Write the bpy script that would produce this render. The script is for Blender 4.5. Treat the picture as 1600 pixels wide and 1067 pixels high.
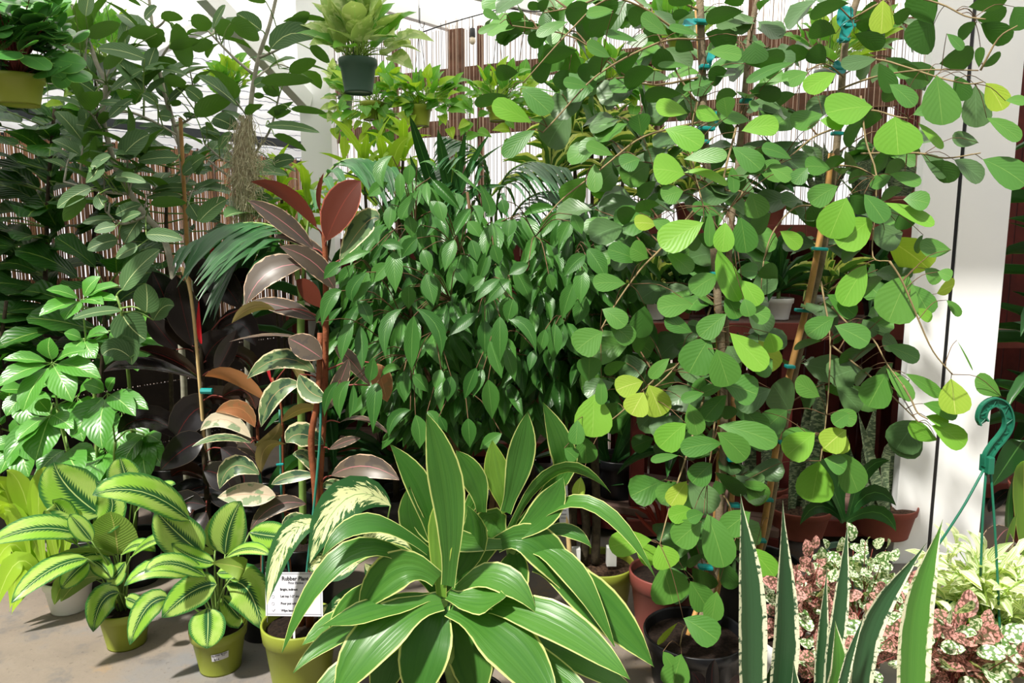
import bpy, bmesh, math, random
import numpy as np
from mathutils import Vector, Matrix
for o in list(bpy.data.objects): bpy.data.objects.remove(o)
sc = bpy.context.scene
COL = sc.collection
R = random.Random(11)

# ------------------------------------------------------------------ camera
F = 1150.0                      # focal length in pixels of the 1600x1067 frame
PITCH = math.radians(8.2)
CAM = Vector((0.0, 0.0, 1.4))
cd = bpy.data.cameras.new('camera'); cd.sensor_width = 36.0; cd.lens = F / 1600 * 36
cam = bpy.data.objects.new('camera', cd); COL.objects.link(cam)
cam.location = CAM; cam.rotation_euler = (math.radians(90) - PITCH, 0, 0)
cd.clip_start = 0.02
sc.camera = cam

# ------------------------------------------------------------------ sky, sun, exposure
w = bpy.data.worlds.new('sky'); sc.world = w; w.use_nodes = True
bg = w.node_tree.nodes['Background']
bg.inputs[0].default_value = (1.0, 0.985, 0.96, 1); bg.inputs[1].default_value = 0.9
sd = bpy.data.lights.new('sun', 'SUN'); sd.energy = 5.6; sd.angle = math.radians(3.0); sd.color = (1.0, 0.96, 0.88)
sun = bpy.data.objects.new('sun', sd); COL.objects.link(sun)
sun.location = (-2, -2, 6)
sun.rotation_euler = Vector((0.42, 0.50, -0.95)).to_track_quat('-Z', 'Y').to_euler()
sc.view_settings.view_transform = 'Standard'; sc.view_settings.look = 'None'
sc.view_settings.gamma = 1.0; sc.view_settings.use_curve_mapping = False
sc.view_settings.exposure = 0.4

# ------------------------------------------------------------------ placement helpers
CP, SPI = math.cos(PITCH), math.sin(PITCH)
def P(x, y, Y):
    """world point seen at pixel (x, y) at horizontal distance Y from the camera"""
    u = (x - 800) / F; v = (533.5 - y) / F
    d = Vector((u, CP + v * SPI, -SPI + v * CP))
    return CAM + d * (Y / d.y)
def pxm(y, Y):
    """metres per pixel there"""
    v = (533.5 - y) / F
    return Y / (CP + v * SPI) / F
def floorY(y, z=0.0):
    v = (533.5 - y) / F
    dz = -SPI + v * CP; dy = CP + v * SPI
    return dy * (z - CAM.z) / dz

# ------------------------------------------------------------------ objects
def tag(o, label, cat, group=None, kind=None):
    if label: o['label'] = label
    if cat: o['category'] = cat
    if group: o['group'] = group
    if kind: o['kind'] = kind
    return o
def thing(name, label, cat, loc, group=None):
    o = bpy.data.objects.new(name, None); o.empty_display_size = 0.05
    COL.objects.link(o); o.location = loc
    tag(o, label, cat, group)
    return o
def obj(name, mesh, parent=None, M=None):
    o = bpy.data.objects.new(name, mesh); COL.objects.link(o)
    if parent is not None:
        o.parent = parent
        base = WLOC(parent)
        if M is None: o.location = -base
        else: o.matrix_basis = Matrix.Translation(-base) @ M
    elif M is not None: o.matrix_basis = M
    return o
def WLOC(o):
    l = Vector(o.location)
    while o.parent is not None:
        o = o.parent; l = l + Vector(o.location)
    return l
class MB:
    """collects geometry in world space; build() links it as one mesh object"""
    def __init__(s): s.v = []; s.f = []; s.m = []
    def add(s, verts, faces, mi=0):
        k = len(s.v); s.v += [tuple(p) for p in verts]
        s.f += [tuple(i + k for i in f) for f in faces]; s.m += [mi] * len(faces)
        return s
    def box(s, c, size, rot=None, mi=0):
        hx, hy, hz = size[0] / 2, size[1] / 2, size[2] / 2
        vs = [Vector((sx * hx, sy * hy, sz * hz)) for sx in (-1, 1) for sy in (-1, 1) for sz in (-1, 1)]
        if rot is not None: vs = [rot @ q for q in vs]
        c = Vector(c)
        s.add([q + c for q in vs], [(0, 1, 3, 2), (4, 6, 7, 5), (0, 4, 5, 1), (2, 3, 7, 6), (0, 2, 6, 4), (1, 5, 7, 3)], mi)
        return s
    def beam(s, a, b, wx, wz, mi=0):
        a, b = Vector(a), Vector(b); d = (b - a); L = d.length; d.normalize()
        up = Vector((0, 0, 1)) if abs(d.z) < .95 else Vector((0, 1, 0))
        x = d.cross(up).normalized(); z = x.cross(d)
        rot = Matrix((x, d, z)).transposed()
        return s.box((a + b) / 2, (wx, L, wz), rot, mi)
    def tube(s, pts, rad, n=6, cap=True, mi=0):
        pts = [Vector(p) for p in pts]; m = len(pts)
        if not hasattr(rad, '__len__'): rad = [rad] * m
        rings = []; prev = None
        for i, p in enumerate(pts):
            t = (pts[min(i + 1, m - 1)] - pts[max(i - 1, 0)])
            t = t.normalized() if t.length > 1e-9 else Vector((0, 0, 1))
            if prev is None:
                ref = Vector((0, 1, 0)) if abs(t.y) < .9 else Vector((1, 0, 0))
                x = t.cross(ref).normalized()
            else:
                x = (prev - t * prev.dot(t))
                x = x.normalized() if x.length > 1e-6 else t.orthogonal().normalized()
            prev = x; y = t.cross(x)
            rings.append([p + (x * math.cos(a) + y * math.sin(a)) * rad[i] for a in [2 * math.pi * k / n for k in range(n)]])
        vs = [q for r in rings for q in r]; fs = []
        for i in range(m - 1):
            for k in range(n):
                fs.append((i * n + k, i * n + (k + 1) % n, (i + 1) * n + (k + 1) % n, (i + 1) * n + k))
        if cap: fs.append(tuple(range(n - 1, -1, -1))); fs.append(tuple((m - 1) * n + k for k in range(n)))
        return s.add(vs, fs, mi)
    def lathe(s, c, prof, n=32, mi=0):
        c = Vector(c); vs = []; fs = []
        for (r, z) in prof:
            for k in range(n):
                a = 2 * math.pi * k / n; vs.append(c + Vector((r * math.cos(a), r * math.sin(a), z)))
        for i in range(len(prof) - 1):
            for k in range(n):
                fs.append((i * n + k, i * n + (k + 1) % n, (i + 1) * n + (k + 1) % n, (i + 1) * n + k))
        return s.add(vs, fs, mi)
    def disc(s, c, r, n=32, mi=0, bump=0.0):
        c = Vector(c); rr = random.Random(int(c.x * 1000) + 5)
        vs = [c + Vector((0, 0, bump))]; fs = []
        rings = 5
        for j in range(1, rings + 1):
            for k in range(n):
                a = 2 * math.pi * k / n; q = r * j / rings
                vs.append(c + Vector((q * math.cos(a), q * math.sin(a), bump * (1 - j / rings) + (rr.uniform(-.004, .004) if j < rings else 0))))
        for k in range(n): fs.append((0, 1 + k, 1 + (k + 1) % n))
        for j in range(rings - 1):
            for k in range(n):
                a = 1 + j * n + k; b = 1 + j * n + (k + 1) % n
                fs.append((a, a + n, b + n, b))
        return s.add(vs, fs, mi)
    def build(s, name, mats, parent=None, smooth=False, bevel=0.0):
        me = bpy.data.meshes.new(name)
        if not isinstance(mats, (list, tuple)): mats = [mats]
        org = Vector((0, 0, 0))
        me.from_pydata(s.v, [], s.f)
        for m_ in mats: me.materials.append(m_)
        if len(mats) > 1: me.polygons.foreach_set('material_index', s.m)
        if smooth: me.polygons.foreach_set('use_smooth', [True] * len(me.polygons))
        if bevel:
            bm = bmesh.new(); bm.from_mesh(me)
            bmesh.ops.bevel(bm, geom=list(bm.edges), offset=bevel, segments=2, affect='EDGES', profile=.6)
            bm.to_mesh(me); bm.free()
        me.update()
        return obj(name, me, parent)
def spline(pts, n=6):
    """Catmull-Rom through world points"""
    pts = [Vector(p) for p in pts]
    if len(pts) < 3: return [pts[0].lerp(pts[-1], i / n) for i in range(n + 1)]
    q = [pts[0] * 2 - pts[1]] + pts + [pts[-1] * 2 - pts[-2]]; out = []
    for i in range(1, len(q) - 2):
        for k in range(n):
            t = k / n; a, b, c, d = q[i - 1], q[i], q[i + 1], q[i + 2]
            out.append(.5 * (2 * b + (c - a) * t + (2 * a - 5 * b + 4 * c - d) * t * t + (3 * b - a - 3 * c + d) * t ** 3))
    out.append(pts[-1]); return out
def tubeobj(name, pts, r0, r1, mat, parent, n=7, sm=5):
    q = spline(pts, sm); m = len(q)
    rad = [r0 + (r1 - r0) * i / (m - 1) for i in range(m)]
    return MB().tube(q, rad, n).build(name, mat, parent, smooth=True)

# ------------------------------------------------------------------ materials
class NB:
    def __init__(s, name):
        s.m = bpy.data.materials.new(name); s.m.use_nodes = True
        s.t = s.m.node_tree; s.t.nodes.clear()
        s.out = s.t.nodes.new('ShaderNodeOutputMaterial')
    def n(s, ty, **kw):
        nd = s.t.nodes.new('ShaderNode' + ty)
        for k, v in kw.items(): setattr(nd, k, v)
        return nd
    def put(s, sock, v):
        if isinstance(v, bpy.types.NodeSocket): s.t.links.new(v, sock)
        elif isinstance(v, (tuple, list)) and len(v) == 3 and sock.type == 'RGBA': sock.default_value = (*v, 1)
        else: sock.default_value = v
    def math(s, op, a, b=None, c=None, clamp=False):
        nd = s.n('Math', operation=op, use_clamp=clamp)
        for i, v in enumerate((a, b, c)):
            if v is not None: s.put(nd.inputs[i], v)
        return nd.outputs[0]
    def mix(s, f, a, b, blend='MIX'):
        nd = s.n('Mix', data_type='RGBA', blend_type=blend)
        s.put(nd.inputs[0], f); s.put(nd.inputs[6], a); s.put(nd.inputs[7], b)
        return nd.outputs[2]
    def step(s, x, lo, hi):
        nd = s.n('MapRange', interpolation_type='SMOOTHSTEP')
        s.put(nd.inputs[0], x); s.put(nd.inputs[1], lo); s.put(nd.inputs[2], hi)
        return nd.outputs[0]
    def noise(s, scale, vec=None, detail=2.0, w=None, rough=.5):
        nd = s.n('TexNoise', noise_dimensions='4D' if w is not None else '3D')
        s.put(nd.inputs['Scale'], scale); nd.inputs['Detail'].default_value = detail; nd.inputs['Roughness'].default_value = rough
        if vec is not None: s.put(nd.inputs['Vector'], vec)
        if w is not None: s.put(nd.inputs['W'], w)
        return nd.outputs[0]
    def comb(s, x, y, z=0.0):
        nd = s.n('CombineXYZ')
        for i, v in enumerate((x, y, z)): s.put(nd.inputs[i], v)
        return nd.outputs[0]
    def ramp(s, f, stops):
        nd = s.n('ValToRGB'); e = nd.color_ramp.elements
        while len(e) < len(stops): e.new(.5)
        for i, (p, c) in enumerate(stops): e[i].position = p; e[i].color = (*c, 1)
        s.put(nd.inputs[0], f); return nd.outputs[0]
    def bump(s, h, strength=.3, dist=.01):
        nd = s.n('Bump'); nd.inputs['Strength'].default_value = strength; nd.inputs['Distance'].default_value = dist
        s.put(nd.inputs['Height'], h); return nd.outputs[0]
    def pr(s, col, rough=.5, spec=.5, normal=None, metal=0.0):
        nd = s.n('BsdfPrincipled')
        s.put(nd.inputs['Base Color'], col); s.put(nd.inputs['Roughness'], rough)
        nd.inputs['Specular IOR Level'].default_value = spec; nd.inputs['Metallic'].default_value = metal
        if normal is not None: s.put(nd.inputs['Normal'], normal)
        return nd.outputs[0]
    def done(s, sh):
        s.t.links.new(sh, s.out.inputs[0]); return s.m
def hexc(h):
    h = h.lstrip('#'); c = [int(h[i:i + 2], 16) / 255 for i in (0, 2, 4)]
    return tuple((x / 12.92 if x <= .04045 else ((x + .055) / 1.055) ** 2.4) for x in c)
def H(c): return hexc(c) if isinstance(c, str) else c
def plain(name, col, rough=.5, spec=.5, var=.12, scale=8.0, bump=0.0, metal=0.0, col2=None):
    b = NB(name); tc = b.n('TexCoord').outputs['Object']
    nz = b.noise(scale, tc, 4)
    c = H(col); c2 = H(col2) if col2 else tuple(x * (1 - var * 2) for x in c)
    colr = b.mix(b.step(nz, .3, .7), c, c2)
    nm = b.bump(b.noise(scale * 6, tc, 3), bump, .004) if bump else None
    return b.done(b.pr(colr, rough, spec, nm, metal))

def leafmat(name, col, col2, rib=None, ribw=.05, margin=None, m0=.86, mnoise=.0, mscale=9., back=None, trans=.28, tcol=None,
            rough=.38, spec=.5, veins=None, pattern=None, ribback=None, patch=None, spots=None, bumpv=.25, mband=None):
    """a leaf: uv.x runs across the blade, uv.y from base to tip"""
    b = NB(name)
    uv = b.n('UVMap').outputs[0]; sep = b.n('SeparateXYZ'); b.put(sep.inputs[0], uv)
    u, v = sep.outputs[1], sep.outputs[0]
    a = b.math('ABSOLUTE', b.math('MULTIPLY', b.math('SUBTRACT', v, .5), 2.0))
    rnd = b.n('ObjectInfo').outputs['Random']
    isl = b.n('NewGeometry').outputs['Random Per Island']
    r2 = b.math('FRACT', b.math('ADD', rnd, isl))
    W4 = b.math('MULTIPLY', r2, 60.0)
    soft = b.noise(2.2, uv, 3, W4)
    c = b.mix(b.math('ADD', b.math('MULTIPLY', r2, .75), b.math('MULTIPLY', soft, .25)), H(col), H(col2))
    hgt = None
    side = b.math('SIGN', b.math('SUBTRACT', v, .5))
    if veins:
        nv, slant, dep, vcol = veins
        ph = b.math('FRACT', b.math('MULTIPLY', b.math('SUBTRACT', u, b.math('MULTIPLY', a, slant)), nv))
        tri = b.math('ABSOLUTE', b.math('SUBTRACT', ph, .5))
        line = b.step(tri, .42, .5)
        c = b.mix(b.math('MULTIPLY', line, dep), c, H(vcol)); hgt = b.math('MULTIPLY', tri, -1.0)
    if pattern == 'calathea':
        q_ = b.math('ADD', b.math('SUBTRACT', u, b.math('MULTIPLY', a, .42)), b.math('MULTIPLY', b.noise(5., uv, 2, W4), .035))
        saw = b.math('FRACT', b.math('MULTIPLY', q_, 19.))
        fine = b.math('FRACT', b.math('MULTIPLY', q_, 38.))
        lime = b.mix(soft, hexc('8fbe42'), hexc('78aa38'))
        lime = b.mix(b.math('MULTIPLY', b.step(b.math('ABSOLUTE', b.math('SUBTRACT', fine, .5)), .30, .12), b.math('MULTIPLY', b.step(soft, .35, .6), .9)), lime, hexc('d2de8c'))
        wd_ = b.math('MULTIPLY', b.math('SUBTRACT', 1.0, b.math('MULTIPLY', u, .5)), .36)
        inner = b.step(b.math('SUBTRACT', b.math('ADD', a, b.math('MULTIPLY', saw, .18)), wd_), -.02, .11)
        outer = b.step(b.math('ADD', a, b.math('MULTIPLY', saw, .10)), .82, .96)
        tipm = b.step(u, .88, .97)
        band = b.math('MULTIPLY', b.math('MULTIPLY', inner, b.math('SUBTRACT', 1.0, outer)), b.math('SUBTRACT', 1.0, tipm))
        c = b.mix(b.math('MULTIPLY', b.step(a, .6, .9), .6), c, hexc('45803a')); c = b.mix(band, c, lime); hgt = b.math('MULTIPLY', saw, .6)
    if pattern == 'dieff':
        nz = b.noise(1.0, b.comb(b.math('MULTIPLY', b.math('SUBTRACT', u, b.math('MULTIPLY', a, .35)), 22.), b.math('MULTIPLY', a, 3.2)), 4, W4, .6)
        msk = b.step(b.math('SUBTRACT', nz, b.math('MULTIPLY', b.math('POWER', a, 3.), .45)), .40, .46)
        c = b.mix(msk, c, hexc('e6ecb0'))
    if pattern == 'stripe':
        st = b.noise(1.0, b.comb(b.math('MULTIPLY', v, 15.), b.math('MULTIPLY', u, .6)), 2, W4)
        c = b.mix(b.step(st, .44, .53), c, H(margin)); margin = None
    if pattern == 'along':
        st = b.noise(1.0, b.comb(b.math('MULTIPLY', v, 9.), b.math('MULTIPLY', u, .7)), 3, W4)
        c = b.mix(b.math('MULTIPLY', b.step(st, .45, .7), .55), c, H(col2)); hgt = st
    if pattern == 'bands':
        st = b.noise(1.0, b.comb(b.math('MULTIPLY', v, 2.5), b.math('MULTIPLY', u, 60.)), 3, W4)
        c = b.mix(b.step(st, .48, .56), c, H(margin)); margin = None
    if patch:
        nz = b.noise(2.4, b.comb(b.math('MULTIPLY', v, .8), b.math('MULTIPLY', u, 1.7)), 3, W4)
        c = b.mix(b.step(nz, .52, .58), c, H(patch))
    if spots:
        vo = b.n('TexVoronoi'); vo.inputs['Scale'].default_value = 5.; b.put(vo.inputs['Vector'], b.comb(b.math('ADD', v, W4), b.math('MULTIPLY', u, 1.5)))
        c = b.mix(b.math('SUBTRACT', 1.0, b.step(vo.outputs[0], .46, .60)), c, H(spots))
    if margin:
        edge = a
        if mnoise: edge = b.math('ADD', a, b.math('MULTIPLY', b.math('SUBTRACT', b.noise(mscale, b.comb(v, b.math('MULTIPLY', u, 1.6)), 3, W4), .5), mnoise * 2))
        mcol = H(margin)
        if mband: mcol = b.mix(b.step(b.noise(1., b.comb(b.math('MULTIPLY', v, 5.), b.math('MULTIPLY', u, 70.)), 3, W4), .52, .62), mcol, H(mband))
        c = b.mix(b.step(edge, m0 - .03, m0 + .03), c, mcol)
    if rib: c = b.mix(b.math('SUBTRACT', 1.0, b.step(a, ribw * .5, ribw)), c, H(rib))
    if back:
        bk = H(back)
        if ribback: bk = b.mix(b.math('SUBTRACT', 1.0, b.step(a, ribw * .5, ribw * 1.4)), bk, H(ribback))
        c = b.mix(b.n('NewGeometry').outputs['Backfacing'], c, bk)
    nm = b.bump(hgt, bumpv, .006) if hgt is not None else None
    p = b.pr(c, rough, spec, nm)
    if trans:
        tr = b.n('BsdfTranslucent')
        tc = b.mix(1.0, c, tcol or (1.35, 1.5, .55), 'MULTIPLY') if tcol is None or isinstance(tcol, tuple) else H(tcol)
        b.put(tr.inputs[0], tc)
        mx = b.n('MixShader'); mx.inputs[0].default_value = trans
        b.t.links.new(p, mx.inputs[1]); b.t.links.new(tr.outputs[0], mx.inputs[2]); p = mx.outputs[0]
    return b.done(p)

LM = {}
LM['tri']   = leafmat('triangle_fig_leaf', '598838', '3d6e2c', rib='729648', ribw=.02, rough=.4, spec=.35, trans=.2, veins=(7, .5, .10, '5f9848'), bumpv=.1, back='3a6428')  # back colour darkened to stand for backlit undersides
LM['trib']  = leafmat('triangle_fig_leaf_bright', '80b23e', '66a036', rib='90ba52', ribw=.02, rough=.4, spec=.35, trans=.35, veins=(7, .5, .12, '84bc50'), bumpv=.1)  # brighter, yellower version of the leaf
LM['triy']  = leafmat('triangle_fig_leaf_yellow', 'a3bc48', '8fb03e', rib='c0cc70', ribw=.035, rough=.42, spec=.35, trans=.35, veins=(7, .5, .3, 'bcc458'), bumpv=.1, spots=None)
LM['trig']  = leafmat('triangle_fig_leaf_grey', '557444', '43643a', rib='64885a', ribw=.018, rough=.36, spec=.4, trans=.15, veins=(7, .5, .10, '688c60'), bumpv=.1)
LM['ben']   = leafmat('weeping_fig_leaf', '4c7e36', '2c5824', rib='6e9850', ribw=.03, rough=.34, spec=.32, trans=.22, veins=(11, .35, .08, '5d9448'), bumpv=.12)
LM['aud']   = leafmat('banyan_leaf', '567848', '3e5e38', rib='c2cf96', ribw=.04, rough=.5, spec=.3, trans=.22, veins=(9, .4, .35, '93ab78'), bumpv=.15, back='4e7432')
LM['fid']   = leafmat('fiddle_fig_leaf', '33661f', '1f481a', rib='7c9c48', ribw=.05, rough=.38, spec=.32, trans=.22, veins=(7, .4, .35, '5c8638'), bumpv=.5)
LM['sch']   = leafmat('umbrella_plant_leaf', '5c9c3a', '44802e', rib='a4cc74', ribw=.045, rough=.3, spec=.5, trans=.22, veins=(9, .4, .2, '7cb858'), bumpv=.18)
LM['blk']   = leafmat('burgundy_rubber_leaf', '17181a', '261d1b', rib='4a1c1c', ribw=.035, rough=.22, spec=.45, trans=.03, margin='40382f', m0=.97, back='35201b', ribback='7a2626')
LM['ruby']  = leafmat('variegated_rubber_leaf', '56704a', '667e54', rib='a8946c', ribw=.04, margin='e2d6ac', m0=.86, mnoise=.34, mscale=6., patch='36503a', rough=.35, spec=.35, trans=.15, back='86784a', ribback='b49a6c')
LM['rubyd'] = leafmat('variegated_rubber_leaf_dusky', '625649', '4e453c', rib='b07074', ribw=.04, margin='d0b094', m0=.95, mnoise=.22, mscale=6., patch='4e4640', rough=.38, spec=.35, trans=.12, back='643824', ribback='804630')
LM['rubyr'] = leafmat('variegated_rubber_leaf_new', '60301f', '52261a', rib='6c3022', ribw=.04, margin='a45c48', m0=.94, mnoise=.06, mscale=4., rough=.38, spec=.35, trans=.22, tcol=(1.5, .9, .6), back='5c2c1e')
LM['rubyc'] = leafmat('variegated_rubber_leaf_coral', 'b07a52', 'a06a44', rib='bc8a5c', ribw=.04, margin='d0a078', m0=.92, mnoise=.2, mscale=5., patch='94704a', rough=.38, spec=.35, trans=.25, tcol=(1.4, 1., .7), back='a8744a')
LM['rubyw'] = leafmat('variegated_rubber_leaf_pale', 'd8cdb0', 'd2bca4', rib='c4a088', ribw=.035, margin='e6dcc0', m0=.9, mnoise=.1, patch='8a9c78', rough=.38, spec=.35, trans=.2, tcol=(1., .9, .8), back='b8b07c', ribback='c8c090')
LM['drc']   = leafmat('dracaena_leaf', '508032', '336426', margin='cdd484', m0=.915, mnoise=.05, mscale=3., pattern='along', rough=.34, spec=.36, trans=.22, bumpv=.5)
LM['drcy']  = leafmat('dracaena_leaf_young', '76a03c', '66923a', margin='c6d268', m0=.93, pattern='along', rough=.33, spec=.4, trans=.35, bumpv=.4)
LM['cal']   = leafmat('calathea_leaf', '2e5f30', '25552c', rib='c4d888', ribw=.028, pattern='calathea', rough=.3, spec=.42, trans=.25, back='7f9a42', ribback='b8b86a', bumpv=.3)
LM['calb']  = leafmat('calathea_leaf_underside', '7a9840', '68883a', rib='b4b46a', ribw=.04, veins=(18, .3, .3, '90ac54'), rough=.5, spec=.3, trans=.3, bumpv=.3)
LM['die']   = leafmat('dieffenbachia_leaf', '3a6638', '2d5a32', rib='9ab878', ribw=.03, pattern='dieff', rough=.34, spec=.4, trans=.22)
LM['lime']  = leafmat('lime_leaf', 'b0d044', '90b836', rib='c8e070', ribw=.05, rough=.4, spec=.35, trans=.4, tcol=(1.1, 1.15, .5))
LM['pot']   = leafmat('pothos_leaf', 'b8cc80', '9cba68', rib='a8cc78', ribw=.04, margin='dce4a8', m0=.97, rough=.38, spec=.35, trans=.35, patch='d0dca0', tcol=(1.15, 1.2, .75))
LM['potn']  = leafmat('pothos_leaf_green', '78b044', '569434', rib='98c060', ribw=.04, rough=.36, spec=.35, trans=.38, tcol=(1.25, 1.3, .6))
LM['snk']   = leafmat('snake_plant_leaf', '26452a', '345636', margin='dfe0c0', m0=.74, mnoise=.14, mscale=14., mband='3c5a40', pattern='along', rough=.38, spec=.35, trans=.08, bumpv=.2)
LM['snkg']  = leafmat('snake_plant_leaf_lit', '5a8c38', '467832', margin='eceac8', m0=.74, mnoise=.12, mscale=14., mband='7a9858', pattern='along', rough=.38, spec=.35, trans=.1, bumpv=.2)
LM['snkm']  = leafmat('mottled_snake_plant_leaf', '52644a', '42563f', margin='8c9a78', pattern='bands', rough=.4, spec=.3, trans=.05)
LM['hyp']   = leafmat('polka_dot_leaf_pink', '55603a', '6e4440', rib='6a5040', ribw=.05, spots='c99088', rough=.5, spec=.3, trans=.25, tcol=(1.2, 1., .9), veins=(5, .4, .25, '7a5248'))
LM['hypw']  = leafmat('polka_dot_leaf_white', '64884a', '54783e', rib='8aa470', ribw=.03, spots='e0e6cc', rough=.5, spec=.3, trans=.3)
LM['trd']   = leafmat('white_striped_leaf', 'a4be7c', '90b06a', pattern='stripe', margin='eeeed2', rough=.4, spec=.35, trans=.35)
LM['song']  = leafmat('striped_dracaena_leaf', '5e8a40', '4a7632', margin='dde08e', m0=.62, mnoise=.1, rough=.36, spec=.35, trans=.32)
LM['palm']  = leafmat('palm_leaflet', '35663a', '28502a', rib='5f9058', ribw=.06, rough=.32, spec=.4, trans=.2, veins=None)
LM['dark']  = leafmat('dark_dracaena_leaf', '2f5c2a', '204520', rib='4f8040', ribw=.06, rough=.32, spec=.35, trans=.2)
LM['pep']   = leafmat('peperomia_leaf', '5a944a', '437c3a', rib='6aa04e', ribw=.03, margin='88b85c', m0=.94, rough=.24, spec=.5, trans=.18)
LM['cro']   = leafmat('red_croton_leaf', '8a3020', '6b221c', rib='b85034', ribw=.08, rough=.36, spec=.35, trans=.2, tcol=(1.3, .8, .5))
LM['sheath'] = plain('red_leaf_sheath', 'c0222c', .35, .5, .1)

MT = {}
MT['bark']  = plain('grey_brown_bark', '8a7a62', .8, .3, .2, 30, .5)
MT['barkg'] = plain('pale_grey_bark', 'a39f8e', .75, .3, .12, 40, .4)
MT['barkd'] = plain('dark_cane_bark', '4a4030', .8, .3, .25, 40, .6)
MT['barkr'] = plain('reddish_bark', '8a4e30', .7, .3, .18, 30, .4)
MT['twig']  = plain('tan_twig', '8c7a56', .7, .3, .15, 30)
MT['twigd'] = plain('brown_twig', '6b5238', .75, .3, .15, 30)
MT['stalk'] = plain('green_stalk', '7fa050', .5, .4, .15, 20)
MT['stalkl'] = plain('lime_stalk', '98b850', .5, .4, .15, 20)
MT['stalkr'] = plain('red_stalk', '8a4038', .5, .4, .15, 20)
MT['bamboo'] = plain('bamboo_stake', 'b98a50', .55, .4, .12, 25)
MT['bambool'] = plain('pale_bamboo_stake', 'd9bb84', .55, .4, .1, 25)
MT['gstake'] = plain('green_stake', '2f7a68', .5, .4, .1, 20)
MT['tie']   = plain('teal_plastic_tie', '148a86', .35, .5, .08, 20)
MT['olive'] = plain('olive_plastic', '8a9534', .45, .4, .06, 6)
MT['oliveb'] = plain('bright_olive_plastic', 'a5b040', .45, .4, .06, 6)
MT['gpot']  = plain('dark_green_plastic', '4a6657', .5, .4, .06, 6)
MT['gypot'] = plain('grey_plastic', '8b9490', .5, .4, .06, 6)
MT['blackp'] = plain('black_plastic', '16171a', .35, .5, .1, 6)
MT['redp']  = plain('red_brown_plastic', '7c4038', .5, .4, .08, 6)
MT['terra'] = plain('terracotta', '8a4a3c', .7, .3, .1, 10, .1)
MT['whitep'] = plain('white_plastic', 'e8e8e6', .4, .5, .03, 6)
MT['soil']  = plain('potting_soil', '2e221a', .95, .2, .35, 120, .9)
MT['soilr'] = plain('bark_chip_soil', '5c4636', .95, .2, .4, 90, 1.0)
MT['wire']  = plain('dark_wire', '2a2a2a', .5, .4, .05, 5)
MT['hookg'] = plain('green_hook_plastic', '1f6a52', .4, .5, .06, 6)
MT['paper'] = plain('white_card', 'c4c4cc', .6, .3, .01, 3)
MT['ink']   = plain('grey_ink', '1c1c22', .7, .2, .02, 3)
MT['inkl']  = plain('light_grey_ink', '6a6a74', .7, .2, .02, 3)
MT['red']   = plain('red_stained_wood', '7c3a30', .7, .3, .18, 9, .25)
MT['redd']  = plain('dark_red_wood', '5c201a', .75, .3, .2, 9, .25)
MT['deck']  = plain('weathered_plank', '7c6258', .8, .3, .2, 7, .35)
MT['moss']  = plain('spanish_moss_fibre', 'ccc8a6', .85, .2, .15, 60, col2='a89a7c')
MT['bulb']  = plain('clear_bulb', 'e8d8c0', .15, .6, .05, 6)
# ------------------------------------------------------------------ leaf shapes (t, half width)
PROF = {
 'tri':  [(0, .0), (.05, .09), (.14, .32), (.28, .62), (.44, .85), (.6, .98), (.72, 1), (.84, .93), (.92, .76), (.97, .48), (1, .1)],
 'ben':  [(0, .04), (.06, .26), (.16, .58), (.3, .87), (.45, 1), (.6, .92), (.75, .66), (.87, .34), (.94, .13), (1, .0)],
 'ell':  [(0, .04), (.06, .32), (.18, .68), (.34, .95), (.48, 1), (.64, .93), (.8, .68), (.91, .36), (.97, .13), (1, .0)],
 'aud':  [(0, .05), (.04, .4), (.12, .74), (.28, .97), (.42, 1), (.62, .93), (.8, .72), (.92, .42), (.98, .16), (1, .0)],
 'str':  [(0, .42), (.12, .46), (.28, .72), (.45, .97), (.58, 1), (.72, .88), (.84, .58), (.93, .27), (.98, .08), (1, .0)],
 'cal':  [(0, .06), (.05, .42), (.16, .8), (.32, .99), (.45, 1), (.64, .92), (.8, .7), (.91, .42), (.97, .17), (1, .0)],
 'snk':  [(0, .62), (.2, .82), (.45, 1), (.6, .98), (.74, .8), (.84, .5), (.9, .26), (.95, .1), (1, .0)],
 'hrt':  [(0, .3), (.04, .72), (.14, .98), (.28, 1), (.45, .9), (.62, .68), (.78, .42), (.9, .18), (1, .0)],
 'fid':  [(0, .1), (.06, .42), (.16, .58), (.3, .62), (.45, .74), (.62, .97), (.76, 1), (.88, .82), (.96, .45), (1, .0)],
 'lin':  [(0, .3), (.1, .8), (.3, 1), (.6, .86), (.85, .42), (1, .0)],
 'rnd':  [(0, .12), (.06, .5), (.2, .86), (.4, 1), (.6, .98), (.8, .76), (.93, .44), (1, .04)],
}
def pv(prof, t):
    for (a, x), (b, y) in zip(prof, prof[1:]):
        if t <= b:
            k = (t - a) / (b - a); return x + (y - x) * k
    return prof[-1][1]
def rows(n): return [.5 - .5 * math.cos(math.pi * i / n) * 1.0 for i in range(n + 1)]
def uvmesh(name, verts, faces, uvs, mat):
    me = bpy.data.meshes.new(name); me.from_pydata(verts, [], faces); me.materials.append(mat)
    lay = me.uv_layers.new(name='UVMap')
    idx = np.empty(len(me.loops), dtype=np.int32); me.loops.foreach_get('vertex_index', idx)
    lay.data.foreach_set('uv', np.array(uvs, dtype=np.float32)[idx].ravel())
    me.polygons.foreach_set('use_smooth', [True] * len(me.polygons)); me.update()
    return me
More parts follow.
